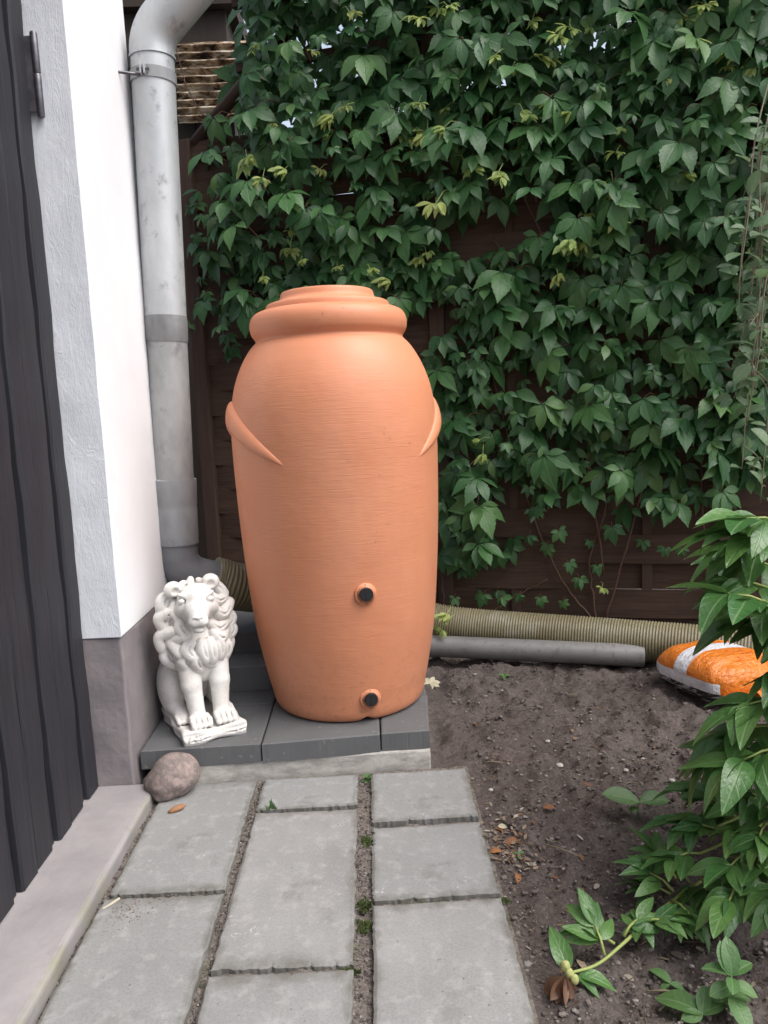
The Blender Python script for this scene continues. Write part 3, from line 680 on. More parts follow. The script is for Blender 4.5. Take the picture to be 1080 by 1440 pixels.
    hchain([(-.034, -.155, .384), (-.018, -.180, .3785), (0, -.183, .385), (.018, -.180, .3785), (.034, -.155, .384)], [.0036]*5, .003, True)
    hchain([(0, -.184, .406), (0, -.184, .386)], [.0030]*2, .002, True)
    for s_ in (-1, 1):
        hell((s_*.010, -.183, .410), (.0060, .005, .0040), .0015, True)
        ex, ez = s_*.043, .456
        hell((s_*.038, -.106, ez+.017), (.020, .011, .007), .010, rz=s_*.30)               # brow
        hell((ex, -.119, ez), (.015, .009, .010), .003, True)
        hell((ex, -.1125, ez), (.0135, .0078, .0085), .0012)
        hchain([(ex-.012, -.120, ez), (ex, -.124, ez+.0085), (ex+.012, -.119, ez), (ex, -.123, ez-.0082), (ex-.012, -.120, ez)], [.0015]*5, .0012, True)
        hchain([(s_*.040, -.098, ez-.026), (s_*.050, -.080, ez-.036)], [.020, .020], .010)  # cheek
    # --- ears
    for exx, ezz, rr in ((-.074, .488, .5), (.050, .497, -.45)):
        ell((exx, -.050, ezz), (.029, .022, .026), .008, rz=rr)
        ell((exx+(.006 if exx < 0 else -.006), -.074, ezz-.006), (.015, .013, .015), .005, True, rz=rr)
    # --- mane locks, traced in the front view: fat, rounded, each standing proud
    def P(x, y, lift=0.):
        X_ = (x-395)*LS; Z_ = (1320-y)*LS; best = -.015
        for c, r in (MA, MR2):
            q_ = 1-((X_-c[0])/r[0])**2-((Z_-c[2])/r[2])**2
            if q_ > 0: best = min(best, c[1]-r[1]*math.sqrt(q_))
        return (X_, best-lift, Z_)
    locks = [([(215, 175), (150, 205), (130, 280)], 44), ([(190, 300), (125, 345), (140, 430)], 50), ([(190, 450), (115, 500), (115, 590)], 48), ([(255, 500), (185, 540), (215, 625)], 44),
             ([(135, 620), (140, 680), (190, 740)], 46), ([(295, 540), (255, 600), (300, 660)], 42), ([(240, 660), (235, 700), (280, 770)], 42), ([(330, 660), (320, 710), (355, 780)], 40),
             ([(375, 545), (370, 610), (390, 690)], 40), ([(440, 545), (445, 620), (450, 705)], 40), ([(510, 545), (520, 610), (520, 690)], 38), ([(400, 720), (450, 745), (510, 725)], 26),
             ([(585, 600), (590, 650), (570, 720)], 42), ([(650, 600), (650, 650), (620, 710)], 40),
             ([(510, 130), (575, 150), (640, 225)], 38), ([(520, 215), (570, 260), (640, 255)], 34), ([(520, 320), (590, 370), (675, 310)], 44), ([(470, 415), (530, 470), (610, 455)], 40),
             ([(480, 490), (540, 545), (620, 530)], 40), ([(655, 390), (680, 440), (650, 500)], 42), ([(660, 490), (680, 540), (650, 590)], 42),
             ([(320, 90), (290, 130), (270, 190)], 26), ([(440, 85), (470, 120), (480, 170)], 26), ([(380, 65), (375, 95), (372, 130)], 24),
             ([(225, 220), (205, 290), (225, 350)], 30), ([(235, 370), (235, 430), (275, 490)], 34)]
    for l, rr in locks:
        r0 = rr*LS*1.16; cv = [tuple(p) for p in smooth_curve([P(*p, r0*.30) for p in l], 4)]; nc = len(cv)
        chain(cv, [r0*(.62+.42*math.sin(math.pi*(.12+.62*i/(nc-1)))) for i in range(nc)], .0034)
        gr = [tuple(np.array(q_)+np.array((.22*r0, -r0*.98, .10*r0))) for q_ in cv[1:-1]]
        if rr > 30: chain(gr, [.0011+.0011*math.sin(math.pi*i/(len(gr)-1)) for i in range(len(gr))], .0045, True)
    for s_ in (-1, 1):                                           # back and sides of the mane
        for j in range(4):
            for kk in range(3):
                z_ = .25+.06*j; y_ = .0+.035*kk; q_ = max(.05, 1-((z_-.365)/.14)**2-((y_+.005)/.085)**2)
                cap((s_*.094*math.sqrt(q_), y_, z_+.02), (s_*.098*math.sqrt(q_), y_+.01, z_-.02), .019, .023, .004)
    for j in range(4):
        for kk in (-2, -1, 0, 1, 2):
            z_ = .24+.055*j; x_ = kk*.035; q_ = max(.03, 1-((z_-.365)/.14)**2-(x_/.11)**2); yb = -.005+.076*math.sqrt(q_)
            cap((x_, yb, z_+.02), (x_+.006, yb, z_-.02), .019, .022, .004)
    # --- base plate with grooves
    s = box_idx((-.125, -.17, 0), (.125, .16, .045), .01); x, y, z = grid(s)
    wob = .004*np.sin(x*60)+.003*np.sin(y*80+1)
    dx = np.abs(x)-.100+.004*np.sin(y*45)+.003*np.sin(z*150); dy = np.abs(y+.005)-.158+.004*np.sin(x*52+1)+.003*np.sin(z*170+2); dz = np.abs(z-.02)-.022+.003*np.sin(x*40+y*33)
    q1 = np.sqrt(np.maximum(dx+.008, 0)**2+np.maximum(dy+.008, 0)**2+np.maximum(dz+.008, 0)**2)-.008+np.minimum(np.maximum(np.maximum(dx, dy), dz)+.008, 0)
    smin(s, np.broadcast_to(q1, D[s].shape).astype(np.float32), .006)
    for zz in (.014, .026):
        cap((-.09, -.1655, zz), (.10, -.1655, zz+.004), .0028, .0028, .003, True); cap((-.1035, -.15, zz), (-.1035, .14, zz+.002), .0028, .0028, .003, True)
    # raised scratched stamp at the corner of the base
    for k_ in range(5): cap((-.096+.011*k_, -.166, .012), (-.092+.011*k_, -.167, .034), .0022, .0018, .002, k_ % 2 == 0)
    return D, lo, h
def surface_nets(D, lo, h):
    S = D < 0; n = D.shape; c = np.zeros(tuple(k_-1 for k_ in n), np.int8)
    cs = [(i, j, k_) for i in (0, 1) for j in (0, 1) for k_ in (0, 1)]
    sl = lambda o: tuple(slice(o[i], n[i]-1+o[i]) for i in range(3))
    for o in cs: c += S[sl(o)]
    act = np.argwhere((c > 0) & (c < 8)); ids = -np.ones(c.shape, np.int64); ids[tuple(act.T)] = np.arange(len(act))
    acc = np.zeros((len(act), 3)); cnt = np.zeros(len(act))
    for o in cs:
        for ax in range(3):
            if o[ax]: continue
            p = list(o); p[ax] = 1; a = D[tuple((act+o).T)]; b = D[tuple((act+p).T)]; m_ = (a < 0) != (b < 0)
            t_ = np.where(m_, a/(a-b+1e-12), 0); pt = act+np.array(o, float); pt[:, ax] += t_; acc[m_] += pt[m_]; cnt[m_] += 1
    V = acc/cnt[:, None]*h+lo; F = []
    for ax in range(3):
        u, v = (ax+1) % 3, (ax+2) % 3; d1 = [0, 0, 0]; d1[ax] = 1
        a = S[tuple(slice(0, n[i]-d1[i]) for i in range(3))]; b = S[tuple(slice(d1[i], n[i]) for i in range(3))]
        e = np.argwhere(a != b); ok = (e[:, u] > 0) & (e[:, v] > 0) & (e[:, u] < n[u]-1) & (e[:, v] < n[v]-1); e = e[ok]; fl = a[tuple(e.T)]
        q_ = []
        for du, dv in ((-1, -1), (0, -1), (0, 0), (-1, 0)):
            g = e.copy(); g[:, u] += du; g[:, v] += dv; q_.append(ids[tuple(g.T)])
        q_ = np.stack(q_, 1); q_[~fl] = q_[~fl][:, ::-1]; F.append(q_)
    return V, np.concatenate(F)
D_, lo_, h_ = build_lion(); V_, F_ = surface_nets(D_, lo_, h_)
me = bpy.data.meshes.new('lion_statue'); me.from_pydata(V_.tolist(), [], F_.tolist()); me.polygons.foreach_set('use_smooth', [True]*len(F_)); me.update()
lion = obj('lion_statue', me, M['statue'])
lf, lr = gz(253, 1047, ST), gz(346, 1021, ST); yaw = math.atan2(lr.y-lf.y, lr.x-lf.x)
LSC = .975; lion.rotation_euler = (0, 0, yaw*.86); lion.scale = (LSC*1.02, LSC, LSC)
lion.location = (-.593, 2.452, ST+.001)
sm = lion.modifiers.new('smooth', 'SMOOTH'); sm.factor = .4; sm.iterations = 1
tag(lion, 'white cast stone lion statue sitting on its own base beside the barrel', 'statue')

# ------------------------------------------------------------------ stones
def rock(name, r, seed, mat, sub=5, amp=.12):
    bm = bmesh.new(); bmesh.ops.create_icosphere(bm, subdivisions=sub, radius=1)
    for v in bm.verts:
        p = v.co.normalized(); d = 1+amp*noise.noise(p*1.3+Vector((seed, 0, 0)))+amp*.35*noise.noise(p*3.1+Vector((0, seed, 0)))+amp*.10*noise.noise(p*9)
        v.co = Vector((p.x*r[0], p.y*r[1], p.z*r[2]))*d
    me_ = bpy.data.meshes.new(name); bm.to_mesh(me_); bm.free(); me_.polygons.foreach_set('use_smooth', [True]*len(me_.polygons))
    return obj(name, me_, mat)
o = rock('boulder', (.084, .066, .064), 3.3, M['boulder']); o.location = (-.635, 2.205, .052); o.rotation_euler = (R(10), R(-28), R(15))
tag(o, 'rounded pinkish granite cobble on the paving in front of the lion', 'stone')
o = rock('pine_cone_scale', (.024, .010, .008), 8.1, M['dead_leaf'], 3, .25); o.location = (-.60, 2.094, .008); o.rotation_euler = (0, R(-8), R(28))
o.name = 'bark_chip'; tag(o, 'small brown bark chip on the paving below the granite cobble', 'bark chip')
mb = MB(); mb.box((-.022, -.0025, 0), (.022, .003, .004)); o = mb.build('wood_splinter', M['pale_leaf']); p = gz(157, 1273); o.location = (p.x, p.y, .002); o.rotation_euler = (0, R(-6), R(48)); bevel(o, .001)
tag(o, 'pale wood splinter lying in the joint beside the sill', 'splinter')
o = rock('dark_pebble', (.02, .016, .014), 5.2, M['ground'], 3, .3); o.location = (-.726, 2.268, .012)
tag(o, 'lump of dark dirt beside the granite cobble under the slab corner', 'dirt lump')

# ------------------------------------------------------------------ sack
sack = tag(empty('sack', (0, 0, 0)), 'orange and white plastic garden sack lying on the soil', 'sack')
s0, s1 = gz(920, 958), gz(1012, 998); sd_ = (s1-s0); sd_.z = 0; ll = sd_.length; syaw = math.atan2(sd_.y, sd_.x)
SL, SW, SH = .36, .36, .185
mb = MB(); nu, nv = 72, 60; vs = []
def spow(c_, e): return math.copysign(abs(c_)**e, c_)
for i in range(nu):
    a = 2*math.pi*i/nu
    for j in range(nv+1):
        b = -math.pi/2+math.pi*j/nv; x = SL/2*spow(math.cos(b), .42)*spow(math.cos(a), .48); y = SW/2*spow(math.cos(b), .42)*spow(math.sin(a), .48)
        prof_ = 1-.35*(abs(x)/(SL/2))**4-.25*(abs(y)/(SW/2))**4; z = SH/2*spow(math.sin(b), .72)*prof_
        p = Vector((x, y, z)); ed = (abs(x)/(SL/2))**2
        wv = .006*noise.noise(Vector((x*14, y*10, z*14)))+.0045*noise.noise(Vector((x*55, y*14, z*26+7)))+.008*noise.noise(Vector((x*40, y*6, z*4+3)))*ed
        p += Vector((wv*.5, wv, wv)); vs.append(p)
fs = [(i*(nv+1)+j, ((i+1) % nu)*(nv+1)+j, ((i+1) % nu)*(nv+1)+j+1, i*(nv+1)+j+1) for i in range(nu) for j in range(nv)]
mb.add(vs, fs)
t = Mt('sack_print', .24, spec=.5); xyz = t.sep(t.co.outputs['Object']); nz = t.noise(30, 3)
orange = t.mix(t.ramp(t.noise(12, 3), [(.3, 0.), (.7, 1.)]), (.60, .165, .016), (.66, .19, .022)); white = (.66, .67, .70)
band = t.math('LESS_THAN', t.math('ABSOLUTE', t.math('ADD', xyz[0], .010)), .034)
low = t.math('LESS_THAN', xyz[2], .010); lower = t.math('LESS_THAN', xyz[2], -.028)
pr0 = t.ramp(t.noise(70, 2, .4, t.map((1, 1, 1.6))), [(.60, 0.), (.62, 1.)])
red = t.math('MULTIPLY', t.math('MULTIPLY', t.math('GREATER_THAN', xyz[0], .05), t.math('LESS_THAN', t.math('ABSOLUTE', t.math('SUBTRACT', xyz[1], .04)), .07)), pr0)
c = t.mix(red, orange, (.5, .05, .01)); c = t.mix(t.math('MAXIMUM', band, low), c, white)
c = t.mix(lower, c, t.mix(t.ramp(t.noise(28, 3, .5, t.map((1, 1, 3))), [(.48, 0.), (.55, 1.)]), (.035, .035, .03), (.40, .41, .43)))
endp = t.math('GREATER_THAN', xyz[0], .155); c = t.mix(endp, c, orange)
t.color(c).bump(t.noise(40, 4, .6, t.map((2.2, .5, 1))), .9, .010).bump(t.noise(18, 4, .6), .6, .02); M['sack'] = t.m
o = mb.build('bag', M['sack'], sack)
nrm_ = Vector((-math.sin(syaw), math.cos(syaw), 0))
sack.location = (s0+s1)/2+nrm_*(SW/2-.02)+Vector((.0, 0, SH/2-.012)); sack.location.z = SH/2+soil_z(1.2, 2.8)-.008; sack.rotation_euler = (R(-3), 0, syaw)
mb = MB(); vs = []
for i in range(9):
    for j in range(25):
        y = -SW*.40+SW*.8*j/24; x = SL/2-.02+.055*i/8; vs.append((x, y, -.03+.012*math.sin(y*60+i*.5)*(i/8)+.006*math.sin(y*140)))
mb.add(vs, [(i*25+j, i*25+j+1, (i+1)*25+j+1, (i+1)*25+j) for i in range(8) for j in range(24)])
o = mb.build('seam_flap', M['sack'], sack)
s_ = o.modifiers.new('thick', 'SOLIDIFY'); s_.thickness = .002

# ------------------------------------------------------------------ leaves
TOOTH = [(0, 0), (.15, .08), (.30, .17), (.42, .222), (.455, .200), (.55, .238), (.585, .208), (.67, .205), (.70, .168), (.78, .142), (.81, .105), (.88, .062), (1, 0)]
PLAIN = [(0, .008), (.12, .06), (.28, .125), (.45, .165), (.62, .155), (.78, .11), (.9, .055), (1, 0)]
OVAL = [(0, .02), (.1, .14), (.28, .25), (.5, .29), (.72, .26), (.88, .16), (1, 0)]
def leaflet(mb, base, d, nrm, L, shape=TOOTH, wide=1.0, fold=.22, droop=.22, mi=0, twist=0., wave=0.):
    """one leaf blade with midrib: from base along d, upper side nrm"""
    d = Vector(d).normalized(); nrm = Vector(nrm); nrm = (nrm-d*nrm.dot(d)).normalized(); sd2 = d.cross(nrm)
    if twist: nrm, sd2 = nrm*math.cos(twist)+sd2*math.sin(twist), sd2*math.cos(twist)-nrm*math.sin(twist)
    vs = []; uv = []; n = len(shape); ph = random.uniform(0, 6)
    for t_, w_ in shape:
        w_ *= wide; c = Vector(base)+d*(t_*L*(1-.12*droop*t_))-nrm*(droop*L*t_*t_)
        for s_ in (-1, 0, 1):
            lift = fold*w_*L*abs(s_)+(wave*L*math.sin(t_*9+ph+s_)*abs(s_))
            vs.append(c+sd2*(s_*w_*L)+nrm*lift); uv.append((s_*w_, t_))
    fs = []
    for i in range(n-1):
        for s_ in (0, 1): fs.append((i*3+s_, i*3+s_+1, (i+1)*3+s_+1, (i+1)*3+s_))
    mb.add(vs, fs, mi, uv)
def creeper_leaf(mb, M4, size, rg, stem=True):
    """five toothed leaflets fanned round the petiole; local: -y hangs down, +z outward"""
    angs = [(-84, .62), (-43, .88), (0, 1.0), (43, .88), (84, .62)]
    if rg.random() < .25: angs = angs[1:4]
    for a, s_ in angs:
        a = R(a+rg.uniform(-9, 9)); L = size*s_*rg.uniform(.88, 1.1)
        d = Vector((math.sin(a), -math.cos(a), rg.uniform(-.10, .16))); nr = Vector((rg.uniform(-.28, .28), rg.uniform(-.15, .15), 1))
        b = M4@(d.normalized()*size*.05); R3 = M4.to_3x3()
        random.seed(rg.random()); leaflet(mb, b, R3@d, R3@nr, L, TOOTH, rg.uniform(.92, 1.15), rg.uniform(.12, .42), rg.uniform(.12, .55), 0)
    if stem:
        p0 = M4@Vector((0, 0, 0)); p1 = M4@Vector((rg.uniform(-.02, .02), size*.35, -size*.25)); p2 = M4@Vector((rg.uniform(-.04, .04), size*.5, -size*.7))
        mb.tube([p0, p1, p2], [.012*size, .014*size, .016*size], 4, 1, caps=False)
creeper = tag(empty('creeper', tuple(gf(700, 870, .05))), 'dark green five-leaved creeper climbing over the brown fence', 'climbing plant')
creeper.location.z = 0
CINV = Matrix.Translation(-creeper.location)
rg = random.Random(11)
lv = []
for k_ in range(14):
    mb = MB(); creeper_leaf(mb, Matrix.Identity(4), 1.0, rg); me_ = mb.mesh('leaf'); me_.materials.append(M['creeper_leaf']); me_.materials.append(M['red_petiole']); lv.append(me_)
def lower_edge(x):
    pts = [(200, 430), (255, 470), (290, 440), (330, 500), (380, 430), (420, 420), (600, 420), (612, 800), (640, 812), (690, 790), (722, 760), (750, 725), (800, 675), (850, 715), (930, 712), (990, 700), (1030, 690), (1060, 670), (1100, 670), (1500, 700)]
    for (a, b), (c, d) in zip(pts, pts[1:]):
        if a <= x <= c: return b+(d-b)*(x-a)/(c-a)
    return 690
def dens(x, y):
    if y > lower_edge(x): return 0.
    if x < 250: return 0.
    if x < 345 and 40 < y < 150: return .0
    if x < 262+ (0 if y > 200 else 60): return .0
    if 250 < x < 345 and y < 40: return .12
    if x < 300 and y < 470: return .42
    if x < 360 and 500 > y > 420: return .5
    e = ((x-690)/85)**2+((y-300)/46)**2
    if e < 1: return .12
    e = ((x-775)/60)**2+((y-540)/35)**2
    if e < 1: return .3
    e = ((x-745)/45)**2+((y-700)/60)**2
    if e < 1: return .35
    if x > 1025 and 560 < y < 720: return .5
    e = ((x-455)/38)**2+((y-70)/40)**2
    if e < 1: return .30
    return 1.
def leaf_frame(P, tilt, yawd, roll):
    # z outward from the fence and up towards the light, -y hanging down
    o = Vector((-.268, -1, 0)).normalized(); zax = (o*math.cos(tilt)+Vector((0, 0, 1))*math.sin(tilt))
    rz = Matrix.Rotation(yawd, 3, 'Z'); zax = rz@zax; yax = (Vector((0, 0, 1))-zax*zax.z).normalized(); xax = yax.cross(zax)
    Rm = Matrix((xax, yax, zax)).transposed()@Matrix.Rotation(roll, 3, 'Z'); m4 = Rm.to_4x4(); m4.translation = P; return m4
cand = []
tries = 0
grid_cell = {}
while len(cand) < 2500 and tries < 90000:
    tries += 1; x = rg.uniform(240, 1420); y = rg.uniform(-260, 840)
    if rg.random() > dens(x, y)*(1.0 if x < 1100 else .55): continue
    layer = 0 if rg.random() < .48 else 1
    off = rg.uniform(.03, .10) if layer == 0 else rg.uniform(.10, .20)+(.10*rg.random() if y < 330 else 0)
    size = rg.choice([rg.uniform(.12, .165), rg.uniform(.085, .12), rg.uniform(.045, .08)])
    P = gf(x, y, off); c_ = (int(x/26), int(y/26), layer)
    if grid_cell.get(c_, 0) >= 2 and rg.random() < .8: continue
    grid_cell[c_] = grid_cell.get(c_, 0)+1
    inview = 0 <= x <= 1080 and -20 <= y
    cand.append((layer*.5+size*4+off*2 if inview else -1, P, size, leaf_frame(P, R(rg.uniform(8, 58)), R(rg.uniform(-42, 42)), R(rg.uniform(-38, 38)))))
# denser growth behind and above the fence top
for k_ in range(1350):
    x = rg.uniform(345, 1420); y = rg.uniform(-260, 215)
    if dens(x, y) < .9 and rg.random() < .8: continue
    P = gf(x, y, rg.uniform(-.26, .02)); cand.append((-1, P, rg.uniform(.12, .18), leaf_frame(P, R(rg.uniform(-10, 50)), R(rg.uniform(-60, 60)), R(rg.uniform(-60, 60)))))
# single trailing leaves below the main mass
for x, y, s_ in [(640, 715, .06), (770, 770, .05), (800, 790, .06), (785, 745, .07), (815, 812, .065), (830, 760, .045), (770, 765, .055), (745, 752, .05), (840, 795, .05), (905, 760, .05), (1010, 790, .07), (880, 640, .09), (860, 740, .08),
                 (680, 835, .07), (705, 838, .06), (730, 836, .05), (650, 800, .06), (630, 760, .07), (668, 720, .09), (720, 655, .1), (935, 770, .05), (960, 770, .05), (700, 830, .05), (640, 840, .05), (325, 488, .10), (318, 470, .08), (300, 430, .06), (290, 410, .055), (283, 390, .05), (275, 330, .06), (268, 290, .05), (300, 262, .06), (280, 352, .05),
                 (300, 165, .13), (318, 170, .12), (345, 150, .09), (760, 840, .05), (792, 845, .045)]:
    P = gf(x, y, rg.uniform(.04, .14)); cand.append((3+s_*4, P, s_, leaf_frame(P, R(rg.uniform(5, 40)), R(rg.uniform(-30, 30)), R(rg.uniform(-25, 25)))))
cand.sort(key=lambda c_: -c_[0])
for k_, (_, P, size, m4) in enumerate(cand[:262]):
    o = obj('leaf', lv[k_ % len(lv)], None, creeper); o.matrix_parent_inverse = CINV
    o.matrix_basis = m4@Matrix.Diagonal((size, size, size, 1))
mass = MB()
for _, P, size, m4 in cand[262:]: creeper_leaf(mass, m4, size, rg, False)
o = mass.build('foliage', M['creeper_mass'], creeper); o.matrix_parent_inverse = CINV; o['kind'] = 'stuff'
# pale young shoot tips
sh = []
for k_ in range(5):
    mb = MB()
    for q_ in range(rg.randint(2, 3)):
        off = Vector((rg.uniform(-.5, .5), rg.uniform(-.7, .3), rg.uniform(0, .5)))*.9
        for j in range(rg.randint(4, 6)):
            a = R(rg.uniform(-75, 75)); d = Vector((math.sin(a), -math.cos(a), rg.uniform(-.1, .7))); leaflet(mb, off, d, Vector((rg.uniform(-.5, .5), .5, 1)), rg.uniform(.6, 1.1), PLAIN, rg.uniform(.9, 1.4), .3, rg.uniform(.1, .5))
    mb.tube([(0, 1.6, -.8), (.1, .8, .1), (0, 0, .2), (.05, -.5, .3)], .035, 5, 0)
    me_ = mb.mesh('shoot'); me_.materials.append(M['young_leaf']); sh.append(me_)
for x, y, s_ in [(590, 30, .045), (618, 18, .04), (640, 62, .035), (350, 225, .05), (400, 240, .035), (468, 165, .045), (488, 152, .035), (570, 190, .04), (600, 185, .045), (625, 182, .035), (655, 235, .05), (615, 290, .055), (410, 345, .04), (590, 365, .03), (545, 395, .035),
                 (520, 380, .03), (700, 245, .045), (760, 90, .055), (785, 50, .04), (800, 38, .04), (750, 30, .035), (960, 25, .055), (965, 60, .055), (990, 15, .04), (955, 250, .05), (860, 258, .045), (800, 340, .04), (795, 160, .04), (815, 345, .035), (735, 160, .035), (1030, 75, .03), (1060, 92, .04), (935, 105, .035), (680, 640, .028), (675, 620, .02), (625, 880, .03), (622, 905, .03), (628, 865, .03), (845, 828, .025), (770, 145, .03), (450, 240, .03), (370, 250, .03)]+[(rg.uniform(360, 1060), rg.uniform(0, 420), rg.uniform(.018, .034)) for _q in range(30)]:
    P = gf(x, y, rg.uniform(.16, .28) if y < 700 else .16); m4 = leaf_frame(P, R(rg.uniform(10, 45)), R(rg.uniform(-30, 30)), R(rg.uniform(-35, 35)))
    if y > 850: P = gy(x, y, 3.28); m4.translation = P
    o = obj('shoot', sh[rg.randrange(5)], None, creeper); o.matrix_parent_inverse = CINV; o.matrix_basis = m4@Matrix.Diagonal((s_*1.5, s_*1.5, s_*1.5, 1))
# woody stems
for pts in ([(840, 880), (830, 790), (850, 700), (800, 600), (820, 470), (760, 330), (700, 200), (640, 60), (600, -60)], [(840, 880), (790, 815), (740, 700), (700, 560), (660, 420), (560, 300), (470, 180), (420, 30), (400, -60)],
            [(850, 880), (900, 700), (930, 520), (900, 350), (930, 180), (900, 20), (920, -60)], [(1000, 870), (985, 640), (1000, 420), (970, 250), (1010, 80), (1000, -60)],
            [(820, 470), (740, 395), (700, 345), (690, 330)], [(620, 905), (625, 860), (622, 800), (632, 720), (650, 600)], [(560, 300), (400, 330), (320, 400), (300, 440)], [(470, 180), (380, 160), (300, 170), (262, 120), (245, 50)],
            [(690, 865), (700, 855), (740, 830), (770, 815)], [(700, 220), (760, 190), (720, 200), (620, 182)], [(850, 810), (830, 640), (900, 560), (1000, 560)]):
    P3 = smooth_curve([gf(x, y, rg.uniform(.025, .06)) if y < 870 else gf(x, y, .04) for x, y in pts], 8)
    mb = MB(); mb.tube([p+Vector((rg.uniform(-.006, .006), 0, rg.uniform(-.006, .006))) for p in P3], [.0055-.0035*i/len(P3) for i in range(len(P3))], 6)
    o = mb.build('stem', M['vine_stem'], creeper); o.matrix_parent_inverse = CINV

# ------------------------------------------------------------------ peony bush
def blade_mesh(kind, n_, mat, name='leaf', seed=1, **kw):
    out = []; r2 = random.Random(seed)
    for k_ in range(n_):
        mb = MB(); random.seed(seed*31+k_)
        leaflet(mb, (0, 0, 0), (0, 1, 0), (0, 0, 1), 1.0, kind, r2.uniform(.88, 1.2), r2.uniform(.18, .5), r2.uniform(.12, .55), twist=r2.uniform(-.3, .3), wave=kw.get('wave', .012))
        me_ = mb.mesh(name); me_.materials.append(mat); out.append(me_)
    return out
DENSE = [(t_/16,   .215*(math.sin(math.pi*min(1, (t_/16)**.85))**.8 if t_ < 16 else 0)*(1-.25*(t_/16))+.004*(t_ < 16)) for t_ in range(17)]
pe = blade_mesh(DENSE, 8, M['peony_leaf'], seed=5)
def orient(P, d, up, s_):
    d = Vector(d).normalized(); up = Vector(up); up = (up-d*up.dot(d)); up = up.normalized() if up.length > 1e-4 else Vector((1, 0, 0)); x = d.cross(up)
    m4 = Matrix((x, d, up)).transposed().to_4x4(); m4.translation = P; return m4@Matrix.Diagonal((s_, s_, s_, 1))
def put_leaf(par, inv, meshes, P, d, up, s_, name='leaf'):
    o = obj(name, rg.choice(meshes), None, par); o.matrix_parent_inverse = inv; o.matrix_basis = orient(P, d, up, s_); return o
PB = Vector((1.16, 1.82, 0))
peony = tag(empty('peony', tuple(PB)), 'leafy green peony bush growing from the soil beside the sack', 'bush')
PINV = Matrix.Translation(-PB)
def peony_frond(par, inv, P, d, size, n_=7, droop=.35, lk=1.15):
    """a divided leaf: stalk, terminal leaflets and side leaflets"""
    d = Vector(d).normalized(); z = Vector((0, 0, 1)); sd2 = d.cross(z).normalized() if abs(d.z) < .95 else Vector((1, 0, 0)); nr = sd2.cross(d).normalized()
    mb = MB(); T = P+d*size*1.0; mb.tube([P, P+d*size*.5+nr*.006, T], [.0032, .0026, .0018], 6); o = mb.build('leaf_stalk', M['peony_stem'], par); o.matrix_parent_inverse = inv
    spec = [(1.0, 0, 1.05), (.98, 34, .92), (.98, -34, .92), (.55, 48, .95), (.55, -48, .95), (.62, 18, .8), (.5, -20, .8), (.3, 70, .7), (.3, -70, .7)][:n_]
    for s_, a, l in spec:
        a = R(a+rg.uniform(-10, 10)); dd = d*math.cos(a)+sd2*math.sin(a)+nr*rg.uniform(-.1, .25)-z*droop*rg.uniform(.3, 1.2)
        put_leaf(par, inv, pe, P+d*size*s_, dd, nr+sd2*rg.uniform(-.5, .5)+z*.4, size*lk*l*rg.uniform(.85, 1.15))
def peony_stem(par, inv, pts, rad=.0065):
    C = smooth_curve(pts, 8); mb = MB(); mb.tube(C, [rad*(1-.45*i/len(C)) for i in range(len(C))], 8); o = mb.build('stem', M['peony_stem'], par); o.matrix_parent_inverse = inv; return C
# stems rise from the root and each carries a few divided leaves; (tip pixel, distance) from the photograph
tips = [(1105, 745, 1.72, -.1), (1100, 780, 1.66, .0), (1090, 830, 1.60, .1), (1100, 862, 1.66, .1), (1112, 905, 1.55, .05), (1118, 945, 1.62, -.1), (1100, 985, 1.52, -.2), (1085, 1020, 1.56, -.25), (1098, 800, 1.75, .1), (1108, 885, 1.7, .1), (1100, 735, 1.6, .05), (1090, 765, 1.58, .1), (1085, 850, 1.52, .15), (1100, 1050, 1.48, -.3), (1065, 1045, 1.62, -.35),
        (1120, 700, 1.85, .1), (1180, 780, 1.6, .1), (1210, 900, 1.7, 0), (1260, 820, 1.9, 0), (1170, 980, 1.5, 0), (1130, 880, 1.95, 0), (1230, 1000, 1.7, 0), (1140, 820, 1.7, 0)]
for i, (x, y, Yd, el) in enumerate(tips):
    T = gy(x, y, Yd); b = PB+Vector((rg.uniform(-.07, .07), rg.uniform(-.07, .07), 0)); b.z = soil_z(b.x, b.y)-.01
    mid = b.lerp(T, .55)+Vector((.05, .02, .08)); C = peony_stem(peony, PINV, [b, b.lerp(mid, .5)+Vector((.03, 0, .05)), mid, T])
    out = Vector((-1, rg.uniform(-.5, .1), el+.15)) if x < 1112 else Vector((rg.uniform(-.6, 1), -.7, .2))
    peony_frond(peony, PINV, C[-1], out, rg.uniform(.085, .10), 9, .22, 1.35)
    peony_frond(peony, PINV, C[-4], Vector((rg.uniform(-.7, .3), -1, .0)), .085, 8, .3, 1.35)
    peony_frond(peony, PINV, C[-8], Vector((rg.uniform(-.8, .6), rg.uniform(-1, .3), .1)), .085, 7, .3, 1.35)
